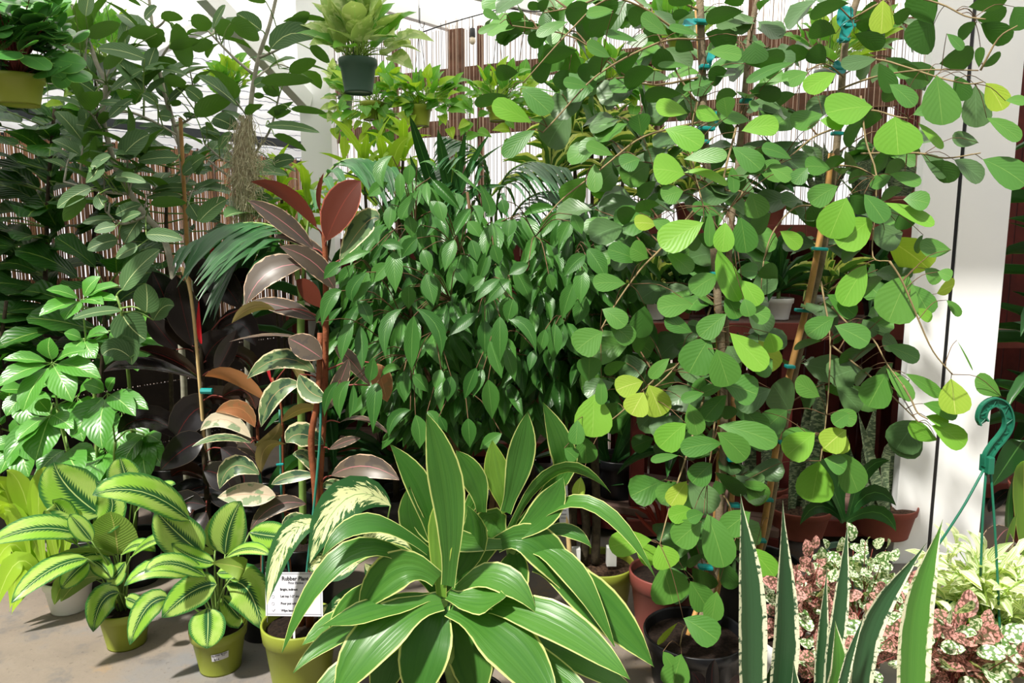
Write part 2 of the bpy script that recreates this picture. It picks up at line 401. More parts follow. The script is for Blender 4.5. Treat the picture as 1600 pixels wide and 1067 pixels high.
def template(name, prof, mat, nu=7, nv=4, arch=.1, fold=.12, bend=0., ripple=0., skew=.5, rip=3., stalk=0.0, seed=0):
    """unit blade from (0,0,0) to (0,1,0), full width 1, upper side +Z"""
    rr = random.Random(seed * 77 + 3); ph = rr.uniform(0, 6.28)
    pr = PROF[prof]; vs = []; uvs = []; fs = []
    for t in rows(nu):
        hw = max(pv(pr, t), .012) * .5
        zc = arch * 4 * (t ** (2 * skew)) * (1 - t ** (2 * skew)) if arch else 0
        xc = bend * 4 * t * (1 - t)
        for j in range(nv + 1):
            s = -1 + 2 * j / nv
            z = zc + fold * abs(s) * hw + ripple * abs(s) * math.sin(rip * 6.28 * t + ph + (0 if s > 0 else 1.7)) * hw * 2
            vs.append((xc + s * hw, t, z)); uvs.append((.5 + s * .5, t))
    for i in range(nu):
        for j in range(nv):
            a = i * (nv + 1) + j; fs.append((a, a + 1, a + nv + 2, a + nv + 1))
    if stalk:
        k = len(vs); r = .012
        for (y, z) in ((-stalk, -stalk * .25), (.03, 0)):
            for q in range(3):
                an = 6.283 * q / 3; vs.append((r * math.cos(an), y, z + r * math.sin(an))); uvs.append((.5, .02))
        for q in range(3): fs.append((k + q, k + (q + 1) % 3, k + 3 + (q + 1) % 3, k + 3 + q))
    return uvmesh(name, vs, fs, uvs, mat)
def mset(name, prof, mats, n=4, **kw):
    out = []; rr = random.Random(len(name) * 31)
    for i in range(n):
        k = dict(kw)
        for key, spread in (('arch', .5), ('fold', .6), ('ripple', .5)):
            if key in k: k[key] = k[key] * rr.uniform(1 - spread, 1 + spread)
        k['bend'] = kw.get('bend', .04) * rr.uniform(-1.4, 1.4)
        out.append(template(name, prof, mats[i % len(mats)], seed=i, **k))
    return out
FACE = {'c': (0, -1, .45), 'u': (0, -.5, 1), 'd': (0, .8, .7), 'l': (-1, -.6, .5), 'r': (1, -.6, .5), 'b': (0, .9, -.2), 'e': (.1, -.18, 1)}
def frame(base, tip, face, roll=0.0):
    d = (tip - base); L = d.length; d = d / max(L, 1e-6)
    f = Vector(face); nrm = f - d * f.dot(d)
    if nrm.length < .05: nrm = d.orthogonal()
    nrm.normalize(); x = d.cross(nrm).normalized()
    if roll: q = Matrix.Rotation(roll, 3, d); x = q @ x; nrm = q @ nrm
    return x, d, nrm, L
def leafM(base, tip, width, face, roll=0.0):
    x, d, n, L = frame(base, tip, face, roll)
    M = Matrix(((x.x * width, d.x * L, n.x * L, base.x), (x.y * width, d.y * L, n.y * L, base.y), (x.z * width, d.z * L, n.z * L, base.z), (0, 0, 0, 1)))
    return M
def place(meshes, parent, base, tip, width, face, roll=0.0, name='leaf', rr=R):
    me = meshes if isinstance(meshes, bpy.types.Mesh) else rr.choice(meshes)
    return obj(name, me, parent, leafM(base, tip, width, face, roll))
class Joined:
    """many small leaves joined into one 'stuff' part"""
    def __init__(s): s.items = []
    def add(s, me, base, tip, width, face, roll=0.0): s.items.append((me, leafM(base, tip, width, face, roll)))
    def build(s, name, parent, label=None):
        V = []; Fq = []; U = []; mats = []; mi = []; k = 0; cache = {}
        for me, M in s.items:
            if me.name not in cache:
                v = np.empty(len(me.vertices) * 3, dtype=np.float64); me.vertices.foreach_get('co', v)
                fs = [tuple(p.vertices) for p in me.polygons]
                uvd = np.zeros((len(me.vertices), 2)); idx = np.empty(len(me.loops), dtype=np.int32); me.loops.foreach_get('vertex_index', idx)
                uu = np.empty(len(me.loops) * 2); me.uv_layers[0].data.foreach_get('uv', uu); uvd[idx] = uu.reshape(-1, 2)
                mt = me.materials[0]
                if mt not in mats: mats.append(mt)
                cache[me.name] = (v.reshape(-1, 3), fs, uvd, mats.index(mt))
            v, fs, uvd, m_ = cache[me.name]
            Mn = np.array(M); V.append(v @ Mn[:3, :3].T + Mn[:3, 3])
            Fq += [tuple(i + k for i in f) for f in fs]; U.append(uvd); mi += [m_] * len(fs); k += len(v)
        if not V: return None
        me = uvmesh(name, np.concatenate(V).tolist(), Fq, np.concatenate(U), mats[0])
        for m_ in mats[1:]: me.materials.append(m_)
        me.polygons.foreach_set('material_index', mi)
        o = obj(name, me, parent); o['kind'] = 'stuff'
        return o
def ribbon(parent, prof, mat, pts, width, face, name='leaf', nu=11, nv=4, fold=.15, ripple=0.0, rip=2.5, twist=0.0, seed=0):
    """one leaf modelled along its own midrib (world points base, .., tip)"""
    q = [Vector(p) for p in pts]; base = q[0].copy()
    rr = random.Random(seed); ph = rr.uniform(0, 6.28)
    if len(q) == 3:
        c = q[1] * 2 - (q[0] + q[2]) / 2
        f = lambda t: q[0] * (1 - t) ** 2 + c * (2 * t * (1 - t)) + q[2] * t * t
    else:
        sp = spline(q, 12)
        f = lambda t: sp[min(int(t * (len(sp) - 1)), len(sp) - 2)].lerp(sp[min(int(t * (len(sp) - 1)), len(sp) - 2) + 1], t * (len(sp) - 1) - min(int(t * (len(sp) - 1)), len(sp) - 2))
    fc = Vector(face); vs = []; uvs = []; fs = []; pn = None
    for t in rows(nu):
        p = f(t); d = f(min(t + .02, 1)) - f(max(t - .02, 0))
        d = d.normalized() if d.length > 1e-7 else Vector((0, 0, 1))
        ref = fc if pn is None else pn * .75 + fc * .25
        n = ref - d * ref.dot(d)
        n = n.normalized() if n.length > .03 else (pn or d.orthogonal().normalized())
        pn = n; x = d.cross(n).normalized()
        if twist: m = Matrix.Rotation(twist * t, 3, d); x = m @ x; n = m @ n
        hw = max(pv(PROF[prof], t), .01) * .5 * width
        for j in range(nv + 1):
            s = -1 + 2 * j / nv
            z = fold * abs(s) * hw + ripple * abs(s) ** 1.5 * math.sin(rip * 6.28 * t + ph + (0 if s > 0 else 2.0)) * width
            vs.append(p + x * (s * hw) + n * z - base); uvs.append((.5 + s * .5, t))
    for i in range(nu):
        for j in range(nv):
            a = i * (nv + 1) + j; fs.append((a, a + 1, a + nv + 2, a + nv + 1))
    me = uvmesh(name, [tuple(v) for v in vs], fs, uvs, mat)
    return obj(name, me, parent, Matrix.Translation(base))
CS = .2625      # the photograph was measured in 420 px wide views, 1600 px across
def leaves(text, ox=None, oy=None):
    """'bx by tx ty w f' or 'bx by mx my tx ty w f' (+ optional material key), one leaf per ';'"""
    out = []
    for item in text.split(';'):
        k = item.split()
        if not k: continue
        mat = None
        if not k[-1].lstrip('-').replace('.', '').isdigit() and k[-1] not in FACE: mat = k.pop()
        fc = k.pop(); nums = [float(z) for z in k]; wd = nums.pop()
        pts = [(nums[i], nums[i + 1]) for i in range(0, len(nums), 2)]
        if ox is not None: pts = [(ox + a * CS, oy + b * CS) for a, b in pts]; wd *= CS
        out.append((pts, wd, fc, mat))
    return out
SLOPE = {'c': -.18, 'u': -.45, 'd': -.1, 'l': -.1, 'r': -.1, 'b': .25, 'e': -.2}
def hero(parent, prof, mat, text, Y, ox=None, oy=None, spread=.05, arch=.07, stalkto=None, rr=R, slope=None, jit=.18, sm='stalk', sw=.0035, grow=(1.0, 1.0), fj=1.0, **kw):
    """leaves measured one by one; Y is their distance, spread its scatter"""
    for i, (pts, wd, fc, mk) in enumerate(leaves(text, ox, oy)):
        Yb = Y + rr.uniform(-spread, spread)
        if grow[0] != 1: pts = [(pts[0][0] + (x - pts[0][0]) * grow[0], pts[0][1] + (y - pts[0][1]) * grow[0]) for x, y in pts]; wd = wd * grow[1]
        (bx, by), (tx, ty) = pts[0], pts[-1]
        L = math.hypot(tx - bx, ty - by) * pxm(by, Yb)
        Yt = Yb + L * ((SLOPE[fc] if slope is None else slope) + rr.uniform(-jit, jit))
        b = P(bx, by, Yb); t = P(tx, ty, Yt)
        f = Vector(FACE[fc]) + Vector((rr.uniform(-.3, .3), rr.uniform(-.15, .15), rr.uniform(-.15, .15))) * fj
        if len(pts) == 2:
            m = (b + t) / 2 + Vector((0, -.3, 1)) * ((t - b).length * arch * rr.uniform(.4, 1.5)); pp = [b, m, t]
        else:
            n = len(pts)
            pp = [P(x, y, Yb + (Yt - Yb) * (k / (n - 1))) for k, (x, y) in enumerate(pts)]
        wm = wd * pxm((by + ty) / 2, (Yb + Yt) / 2)
        m_ = LM[mk] if mk else (mat if not isinstance(mat, list) else rr.choice(mat))
        ribbon(parent, prof, m_, pp, wm, f, seed=i * 13 + int(bx), **kw)
        if stalkto is not None:
            a = stalkto(b); mid = (a + b) / 2 + Vector((0, 0, (b - a).length * .12))
            tubeobj('leaf_stalk', [a, mid, b + (b - b) ], sw, sw * .7, MT[sm], parent, n=5, sm=3)
def near(pts, p, lower=0.0):
    """closest point of a polyline to p, a little lower"""
    q = min(pts, key=lambda z: (z - Vector((p.x, p.y, p.z - lower))).length); return q.copy()
def pot(parent, c, rt, rb, h, mat, soil='soil', band=.22, n=40, lip=.006, depth=.12):
    """plastic nursery pot: tapered wall, thicker rim band, soil inside"""
    c = Vector(c); zb = h * (1 - band)
    rz = rb + (rt - rb) * (1 - band)
    prof = [(0, .004), (rb * .97, .004), (rb, .0), (rb * 1.005, .006), (rz, zb - .004), (rz + lip, zb), (rt + lip * .7, h - .004), (rt + lip * .5, h), (rt - .002, h), (rt - .004, h - .006), (rt - .012, h * (1 - depth) - .02)]
    o = MB().lathe(c, prof, n).build('pot', MT[mat], parent, smooth=True)
    for e in o.data.polygons: pass
    s = MB().disc(c + Vector((0, 0, h * (1 - depth))), rt - .008, 24, bump=.01).build('soil', MT[soil], parent, smooth=True)
    return o
def polypts(poly, n, rr, cand=8):
    xs = [p[0] for p in poly]; ys = [p[1] for p in poly]; out = []
    def inside(x, y):
        c = False; j = len(poly) - 1
        for i in range(len(poly)):
            (xi, yi), (xj, yj) = poly[i], poly[j]
            if (yi > y) != (yj > y) and x < (xj - xi) * (y - yi) / (yj - yi) + xi: c = not c
            j = i
        return c
    while len(out) < n:
        best = None; bd = -1
        for _ in range(cand):
            while True:
                x = rr.uniform(min(xs), max(xs)); y = rr.uniform(min(ys), max(ys))
                if inside(x, y): break
            d = min([(x - a) ** 2 + (y - b) ** 2 for a, b in out[-160:]] or [1e9])
            if d > bd: bd = d; best = (x, y)
        out.append(best)
    return out
def leafy_branch(parent, start, end, meshes, L, wr, n, rr, droop=.3, out=.6, face=(0, -.5, 1), r0=.004, mat='twigd', joined=None, limit=None, frac=.55, sag=.12, name='branch', tube=True):
    """a branch with alternate leaves along its outer part"""
    mid = (start + end) / 2 + Vector((0, 0, (end - start).length * sag))
    pts = spline([start, mid, end], 5)
    if tube: tubeobj(name, [start, mid, end], r0, r0 * .45, MT[mat], parent, n=5, sm=4)
    for i in range(n):
        t = 1 - frac * (i / max(n - 1, 1)) if n > 1 else 1
        k = t * (len(pts) - 1); a = int(min(k, len(pts) - 2)); p = pts[a].lerp(pts[a + 1], k - a)
        dr = (pts[a + 1] - pts[a]).normalized()
        sd = dr.cross(Vector((0, 0, 1))); sd = sd.normalized() if sd.length > .01 else Vector((1, 0, 0))
        sd = sd * (1 if i % 2 else -1)
        d = dr * (1.0 if i == 0 else .45) + sd * (0.15 if i == 0 else out) + Vector((rr.uniform(-.35, .35), rr.uniform(-.45, .15), rr.uniform(-.3, .3))) - Vector((0, 0, droop * 2))
        d.normalize(); l = L * rr.uniform(.72, 1.2)
        f = Vector(face) + Vector((rr.uniform(-.5, .5), rr.uniform(-.3, .3), rr.uniform(-.3, .3)))
        wdt = l * wr * rr.uniform(.85, 1.15)
        b = p + d * .01
        if joined is not None and (limit is None or limit[0] <= 0): joined.add(rr.choice(meshes), b, b + d * l, wdt, f)
        else:
            place(meshes, parent, b, b + d * l, wdt, f, rr=rr)
            if limit is not None: limit[0] -= 1
def rosette(parent, c, n, L, w, meshes, rr, tilt=(15, 80), spin=None, name='leaf', r=.01, cap=0):
    """leaves in a spiral round an axis; meshes arch along their chord"""
    for i in range(n):
        az = i * 2.39996 + rr.uniform(-.25, .25); k = i / max(n - 1, 1)
        el = math.radians(tilt[1] + (tilt[0] - tilt[1]) * k + rr.uniform(-8, 8))
        d = Vector((math.cos(az) * math.cos(el), math.sin(az) * math.cos(el), math.sin(el)))
        l = L * rr.uniform(.75, 1.15); b = c + Vector((math.cos(az) * r, math.sin(az) * r, -.02 * k))
        place(meshes, parent, b, b + d * l, w * rr.uniform(.85, 1.15), (-d.x * .3, -d.y * .3, 1), rr=rr, name=name)
MS = {}
MS['tri']  = mset('triangle_leaf', 'tri', [LM['tri']], 4, arch=.05, fold=.1, bend=.05, ripple=.03, stalk=.18)
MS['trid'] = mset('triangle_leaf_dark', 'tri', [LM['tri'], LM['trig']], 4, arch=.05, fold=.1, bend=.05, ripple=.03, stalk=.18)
MS['ben']  = mset('weeping_leaf', 'ben', [LM['ben']], 6, arch=.10, fold=.22, bend=.05, ripple=.02, stalk=.12)
MS['aud']  = mset('banyan_leaf', 'aud', [LM['aud']], 5, arch=.06, fold=.16, bend=.04, ripple=.02, stalk=.2)
MS['fid']  = mset('fiddle_leaf', 'fid', [LM['fid']], 5, arch=.08, fold=.12, bend=.03, ripple=.08, rip=3.5)
MS['sch']  = mset('umbrella_leaflet', 'ell', [LM['sch']], 5, arch=.08, fold=.16, bend=.04, ripple=.02, stalk=.15)
MS['blk']  = mset('burgundy_leaf', 'ell', [LM['blk']], 4, arch=.07, fold=.2, bend=.03)
MS['lime'] = mset('lime_strap', 'str', [LM['lime']], 5, arch=.16, fold=.2, bend=.06, ripple=.02)
MS['pot']  = mset('pothos_heart', 'hrt', [LM['pot'], LM['pot'], LM['potn']], 6, arch=.08, fold=.2, bend=.06, ripple=.03)
MS['potn'] = mset('pothos_green_heart', 'hrt', [LM['potn'], LM['lime'], LM['potn']], 6, arch=.08, fold=.2, bend=.06, ripple=.03)
MS['hyp']  = mset('polka_leaf', 'aud', [LM['hyp'], LM['hypw'], LM['hyp']], 6, arch=.08, fold=.15, bend=.04, nu=7, nv=4)
MS['hypp'] = mset('pink_polka_leaf', 'aud', [LM['hyp']], 4, arch=.08, fold=.15, bend=.04, nu=5, nv=2)
MS['hypw'] = mset('white_polka_leaf', 'aud', [LM['hypw']], 4, arch=.08, fold=.15, bend=.04, nu=5, nv=2)
MS['trd']  = mset('white_striped_leaf', 'ell', [LM['trd']], 5, arch=.12, fold=.25, bend=.05, nu=6, nv=4)
MS['song'] = mset('striped_strap', 'str', [LM['song']], 5, arch=.14, fold=.2, bend=.05)
MS['palm'] = mset('palm_leaflet', 'lin', [LM['palm']], 4, arch=.12, fold=.3, bend=.03, nu=6, nv=2)
MS['dark'] = mset('dark_strap', 'str', [LM['dark']], 5, arch=.14, fold=.2, bend=.05)
MS['pep']  = mset('round_leaf', 'rnd', [LM['pep']], 4, arch=.04, fold=-.12, bend=.03, stalk=.3)
MS['snkm'] = mset('mottled_snake_leaf', 'snk', [LM['snkm']], 4, arch=.02, fold=.5, bend=.03)
MS['cro']  = mset('red_leaf', 'lin', [LM['cro']], 3, arch=.1, fold=.2, bend=.05, nu=5, nv=2)
MS['dieb'] = mset('cream_leaf', 'ell', [LM['die']], 3, arch=.1, fold=.15, bend=.04)
# ------------------------------------------------------------------ setting
def struct(o): o['kind'] = 'structure'; return o
def conc():
    b = NB('stained_concrete'); tc = b.n('TexCoord').outputs['Object']
    n1 = b.noise(1.6, tc, 5, rough=.6); n2 = b.noise(5., tc, 6, rough=.65); n3 = b.noise(60., tc, 3)
    c = b.ramp(n1, [(.30, hexc('6e655c')), (.5, hexc('82776b')), (.68, hexc('757678'))])
    c = b.mix(b.step(n2, .56, .72), c, hexc('917a5c'))
    c = b.mix(b.math('MULTIPLY', b.step(n2, .46, .34), .5), c, hexc('5c5d60'))
    c = b.mix(b.math('MULTIPLY', b.step(n3, .62, .72), .35), c, hexc('453d37'))
    return b.done(b.pr(c, b.math('ADD', .55, b.math('MULTIPLY', n2, .25)), .4, b.bump(b.math('ADD', n3, n2), .25, .004)))
def whitepaint():
    b = NB('white_paint'); tc = b.n('TexCoord').outputs['Object']
    n = b.noise(1.5, tc, 4); chip = b.noise(9., tc, 5, rough=.7)
    c = b.mix(b.step(n, .35, .7), hexc('fafaf9'), hexc('f0f2f4'))
    c = b.mix(b.step(chip, .735, .75), c, hexc('9a948e'))
    return b.done(b.pr(c, .5, .4, b.bump(b.noise(25., tc, 3), .12, .003)))
def reedmat(name, cols):
    b = NB(name); g = b.n('NewGeometry').outputs['Random Per Island']
    tc = b.n('TexCoord').outputs['Object']; sep = b.n('SeparateXYZ'); b.put(sep.inputs[0], tc)
    c = b.ramp(g, cols)
    kn = b.noise(1., b.comb(b.math('MULTIPLY', g, 90.), b.math('MULTIPLY', sep.outputs[2], 14.)), 2)
    c = b.mix(b.math('MULTIPLY', b.step(kn, .6, .7), .4), c, hexc('3a2a20'))
    return b.done(b.pr(c, .6, .3))
MT['conc'] = conc(); MT['wpaint'] = whitepaint()
MT['reed'] = reedmat('brown_reed', [(0, hexc('4a3428')), (.35, hexc('8a6248')), (.7, hexc('a87c58')), (1, hexc('5e4230'))])
MT['reedg'] = reedmat('grey_brown_reed', [(0, hexc('54463e')), (.4, hexc('94806f')), (.75, hexc('b59a84')), (1, hexc('6b5a4e'))])
MT['board'] = plain('brown_fence_board', '7c5846', .8, .3, .2, 12, .3)
MT['rail'] = plain('dark_rail', '3a3f45', .6, .4, .1, 6)
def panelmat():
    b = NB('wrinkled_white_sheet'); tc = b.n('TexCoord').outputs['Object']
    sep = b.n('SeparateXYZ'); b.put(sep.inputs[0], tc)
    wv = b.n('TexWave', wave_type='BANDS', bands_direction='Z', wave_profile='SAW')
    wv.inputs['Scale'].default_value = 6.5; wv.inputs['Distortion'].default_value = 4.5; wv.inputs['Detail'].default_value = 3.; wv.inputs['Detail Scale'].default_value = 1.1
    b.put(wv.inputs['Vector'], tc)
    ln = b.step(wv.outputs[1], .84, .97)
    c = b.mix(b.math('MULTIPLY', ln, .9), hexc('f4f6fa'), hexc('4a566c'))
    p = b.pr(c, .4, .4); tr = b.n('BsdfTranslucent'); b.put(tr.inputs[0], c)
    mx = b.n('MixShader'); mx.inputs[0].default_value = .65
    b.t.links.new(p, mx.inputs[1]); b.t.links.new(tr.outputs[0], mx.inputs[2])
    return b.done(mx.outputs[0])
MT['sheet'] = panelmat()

o = MB()
nx, ny = 40, 50
vs = []; fs = []
for i in range(nx + 1):
    for j in range(ny + 1):
        vs.append((-7 + 14 * i / nx, -3 + 13 * j / ny, 0.0 if i % 40 == 0 else R.uniform(-.0015, .0015)))
for i in range(nx):
    for j in range(ny):
        a = i * (ny + 1) + j; fs.append((a, a + ny + 1, a + ny + 2, a + 1))
o.add(vs, fs); struct(o.build('floor', MT['conc'], smooth=True))

def flat(p, z): return Vector((p.x, p.y, z))
# --- left screen: reeds below, wrinkled white sheet above
LA, LB = flat(P(0, 368, 3.7), 0), flat(P(500, 368, 5.25), 0)
LD = (LB - LA).normalized(); LA = LA - LD * 3.2; LLEN = (LB - LA).length  # screen run forward out of view to block light from the left
LN = Vector((LD.y, -LD.x, 0)); 
if LN.y > 0: LN = -LN
wl = thing('wall_left', None, None, LA); wl['kind'] = 'structure'; wl['label'] = 'reed screen wall with white sheeting above, behind the left plants'
ztop = P(150, 222, 4.1).z
m = MB(); rr = random.Random(5); s = 0
while s < LLEN:
    p = LA + LD * s; r = rr.uniform(.0035, .0055); h = ztop + rr.uniform(-.02, .02)
    m.tube([p + Vector((0, 0, .01)), p + LD * rr.uniform(-.004, .004) + LN * rr.uniform(-.004, .004) + Vector((0, 0, h * .5)), p + Vector((0, 0, h))], r, 5)
    s += r * 2 + rr.choice((-.001, -.0005, .0, .0005, .0012, .0026))
ob = m.build('reed_screen', MT['reed'], wl, smooth=True); ob['kind'] = 'stuff'
for z in (.35, 1.15, ztop - .02, P(200, 198, 4.3).z):
    a = LA - LN * .02; MB().beam(a + Vector((0, 0, z)), a + LD * LLEN + Vector((0, 0, z)), .03, .05).build('rail', MT['rail'], wl, bevel=.003)
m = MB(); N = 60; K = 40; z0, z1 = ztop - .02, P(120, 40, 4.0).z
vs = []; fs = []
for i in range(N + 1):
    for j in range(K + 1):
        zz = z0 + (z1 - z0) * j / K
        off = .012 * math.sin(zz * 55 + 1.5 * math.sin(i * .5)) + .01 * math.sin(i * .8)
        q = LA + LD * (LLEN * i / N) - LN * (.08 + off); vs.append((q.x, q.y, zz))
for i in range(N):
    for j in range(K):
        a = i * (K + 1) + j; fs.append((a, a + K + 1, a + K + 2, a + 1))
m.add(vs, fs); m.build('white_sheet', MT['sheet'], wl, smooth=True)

# --- back fence on the right: sparse reeds in front of brown boards
RA, RB = flat(P(505, 368, 5.35), 0), flat(P(1440, 368, 3.72), 0)
RD = (RB - RA).normalized(); RLEN = (RB - RA).length + .12
RN = Vector((RD.y, -RD.x, 0))
if RN.y > 0: RN = -RN
def onfence(px):
    """point of the fence line under pixel column px"""
    k = (px - 800) / F / CP
    # RA + RD*s with x = k*y (approx. for points near eye height)
    s_ = (RA.x - k * RA.y) / (k * RD.y - RD.x); return RA + RD * s_, s_
wb = thing('wall_back', None, None, RA); wb['kind'] = 'structure'; wb['label'] = 'reed fence over brown boards with bright gaps, behind the plants'
zt = P(720, 40, onfence(720)[0].y).z
m = MB(); s = 0; rr = random.Random(9)
while s < RLEN:
    p = RA + RD * s; r = rr.choice((.0012, .0016, .002, .0024)); h = zt + rr.uniform(-.05, .05)
    m.tube([p, p + RD * rr.uniform(-.006, .006) + Vector((0, 0, h * .5)), p + RD * rr.uniform(-.008, .008) + Vector((0, 0, h))], r, 4)
    s += r * 2 + rr.choice((.004, .007, .011, .016, .022))
ob = m.build('reed_screen', MT['reedg'], wb, smooth=True); ob['kind'] = 'stuff'
def zf(px, py): return P(px, py, onfence(px)[0].y).z
back = RN * -.035
def reedboard(a, b, zc, hh):
    pass
for (zc, hh) in (((zf(1420, 38) + zf(600, 129)) / 2, .1), ((zf(1420, 149) + zf(650, 200)) / 2, .1), (1.28, .09), (.95, .09), (.6, .09), (.25, .09)):
    q = RA + back + Vector((0, 0, zc)); MB().beam(q, q + RD * RLEN, .022, hh).build('board', MT['board'], wb, bevel=.003)
for (px, wd) in ((618, .03), (710, .105), (746, .035), (1010, .1), (1150, .04), (1345, .1)):
    q = onfence(px)[0] + back * 1.9; MB().box(q + Vector((0, 0, zt / 2)), (wd, .03, zt), Matrix.Rotation(math.atan2(RD.y, RD.x), 3, 'Z')).build('stud', MT['board'], wb, bevel=.003)

# --- white posts
def post(n, x0, x1, y, Y, depth, lab, zt=2.9, gap=None):
    a = P(x0, y, Y).x; b = P(x1, y, Y).x
    t = thing(n, None, None, ((a + b) / 2, Y + depth / 2, 0)); t['kind'] = 'structure'; t['label'] = lab
    if gap is None: MB().box(((a + b) / 2, Y + depth / 2, zt / 2), (b - a, depth, zt)).build('board', MT['wpaint'], t, bevel=.004)
    else:
        g0 = P(gap[0], y, Y).x; g1 = P(gap[1], y, Y).x
        MB().box(((a + g0) / 2, Y + depth / 2, zt / 2), (g0 - a, depth, zt)).build('board', MT['wpaint'], t, bevel=.004)
        MB().box(((g1 + b) / 2, Y + depth / 2, zt / 2), (b - g1, depth, zt)).build('board', MT['wpaint'], t, bevel=.004)
        MB().box(((g0 + g1) / 2, Y + depth / 2 + .001, zt / 2), (g1 - g0 - .001, depth - .004, zt)).build('gap_strip', MT['blackp'], t)
    return t
post('trim_1', 1440, 1582, 290, 3.0, .05, 'wide white painted double post at the right', gap=(1497, 1503))
post('trim_2', 467, 516, 150, 4.25, .13, 'slim white painted post behind the hanging pothos')

# --- roof timbers
cl = thing('ceiling', None, None, (0, 3, 2.7)); cl['kind'] = 'structure'; cl['label'] = 'white roof timbers under the bright sky, with added shade sheets'
zr = P(710, 39, 4.95).z
def atz(x, y, z): return P(x, y, floorY(y, z))
a = atz(712, 40, zr + .05); b = atz(560, -6, zr + .05)
MB().beam(a, b + (b - a) * 2.2, .05, .09).build('rafter', MT['wpaint'], cl, bevel=.003)
a = atz(880, 20, zr + .05); b = atz(760, -10, zr + .05)
MB().beam(a, b + (b - a) * 2.2, .05, .09).build('rafter', MT['wpaint'], cl, bevel=.003)
a = atz(232, 36, zr + .05); b = atz(40, -6, zr + .05)
MB().beam(a, b + (b - a) * 1.5, .05, .1).build('rafter', MT['wpaint'], cl, bevel=.003)
MB().beam(P(480, 160, 4.25), P(318, -12, 3.55), .06, .09).build('brace', MT['wpaint'], cl, bevel=.003)
MB().beam(P(236, 82, 4.5), P(352, 22, 4.0), .05, .06).build('brace', MT['wpaint'], cl, bevel=.003)
for y_ in (3.3, 2.75, 2.15):
    MB().beam((-3.2, y_, zr + .16), (3.4, y_, zr + .16), .05, .1).build('purlin', MT['wpaint'], cl, bevel=.003)

# --- unseen walls beside and behind the camera, added to cut the light
MT['stucco'] = plain('grey_stucco', '8a8880', .9, .2, .12, 3, .2)
for (n_, a_, b_, lab) in (('shade_wall_front', (-4.4, -2.2), (4.3, -2.2), 'unseen grey stucco wall added behind the camera to cut light'), ('shade_wall_right', (4.3, -2.2), (4.3, 6.0), 'unseen grey stucco wall added at the right to cut light'), ('shade_wall_side', (-4.4, -2.2), (-4.4, 1.6), 'unseen grey stucco wall added at the left to cut light')):
    A_ = Vector((*a_, 1.5)); B_ = Vector((*b_, 1.5)); w_ = struct(MB().beam(A_, B_, .1, 3.0).build(n_, MT['stucco'])); w_['label'] = lab

# white translucent roof sheets added over the back of the yard to shade it
def roofmat():
    b = NB('white_shade_roof_sheet'); p_ = b.pr(hexc('f2f2f0'), .4, .3); tr = b.n('BsdfTranslucent'); b.put(tr.inputs[0], (.95, .95, .93))
    mx = b.n('MixShader'); mx.inputs[0].default_value = .72
    b.t.links.new(p_, mx.inputs[1]); b.t.links.new(tr.outputs[0], mx.inputs[2]); return b.done(mx.outputs[0])
MT['roof'] = roofmat()
for i in range(9):
    x0 = -4.4 + i * .97
    m = MB(); vs = []; fs = []
    for k in range(25):
        x = x0 + .98 * k / 24; z = zr + .235 + .012 * math.sin(k * 1.57)
        vs += [(x, 2.1, z), (x, 5.9, z)]
    for k in range(24): fs.append((2 * k, 2 * k + 2, 2 * k + 3, 2 * k + 1))
    m.add(vs, fs); m.build('shade_roof_sheet', MT['roof'], cl, smooth=True)
MT['lowshade'] = plain('dark_shade_board', '2c241e', .8, .2, .2, 8, .3)
# dark boards added along the foot of the left screen, standing for deep shade
for i in range(5):
    q = LA + LN * .03 + Vector((0, 0, .09 + .18 * i)); MB().beam(q, q + LD * LLEN, .02, .172)  .build('shade_board', MT['lowshade'], wl, bevel=.003)
# ------------------------------------------------------------------ left side plants
def up(z): return Vector((0, 0, z))
# lime strappy plant in the white pot, far left
c = Vector((P(98, 930, 2.58).x, 2.62, 0))
t = thing('lime_dracaena', 'lime green strap-leaved plant in a small white pot at the far left', 'plant', c)
pot(t, c, .085, .065, .13, 'whitep')
hero(t, 'str', LM['lime'], "60 900 40 780 10 735 36 c;45 880 60 770 85 735 34 c;40 890 5 760 -20 800 40 u;70 890 60 780 70 760 26 c;50 890 20 790 -30 830 34 u;50 900 20 850 -15 900 36 u;70 905 40 870 15 955 40 u;75 900 85 830 62 850 30 c;80 900 70 870 62 905 28 c;30 830 -10 780 -40 770 30 u;70 880 30 810 0 800 34 c;90 880 75 800 88 772 26 c;60 900 25 880 -10 960 36 u;60 890 30 830 0 850 30 u;95 890 110 820 120 790 26 c;70 900 10 860 -30 880 36 u;85 905 50 900 18 960 34 u", 2.5, spread=.08, ripple=.03)
for k in range(6): tubeobj('leaf_stalk', [c + up(.12), c + Vector((R.uniform(-.1, .05), R.uniform(-.08, .05), .25))], .007, .005, MT['stalkl'], t)

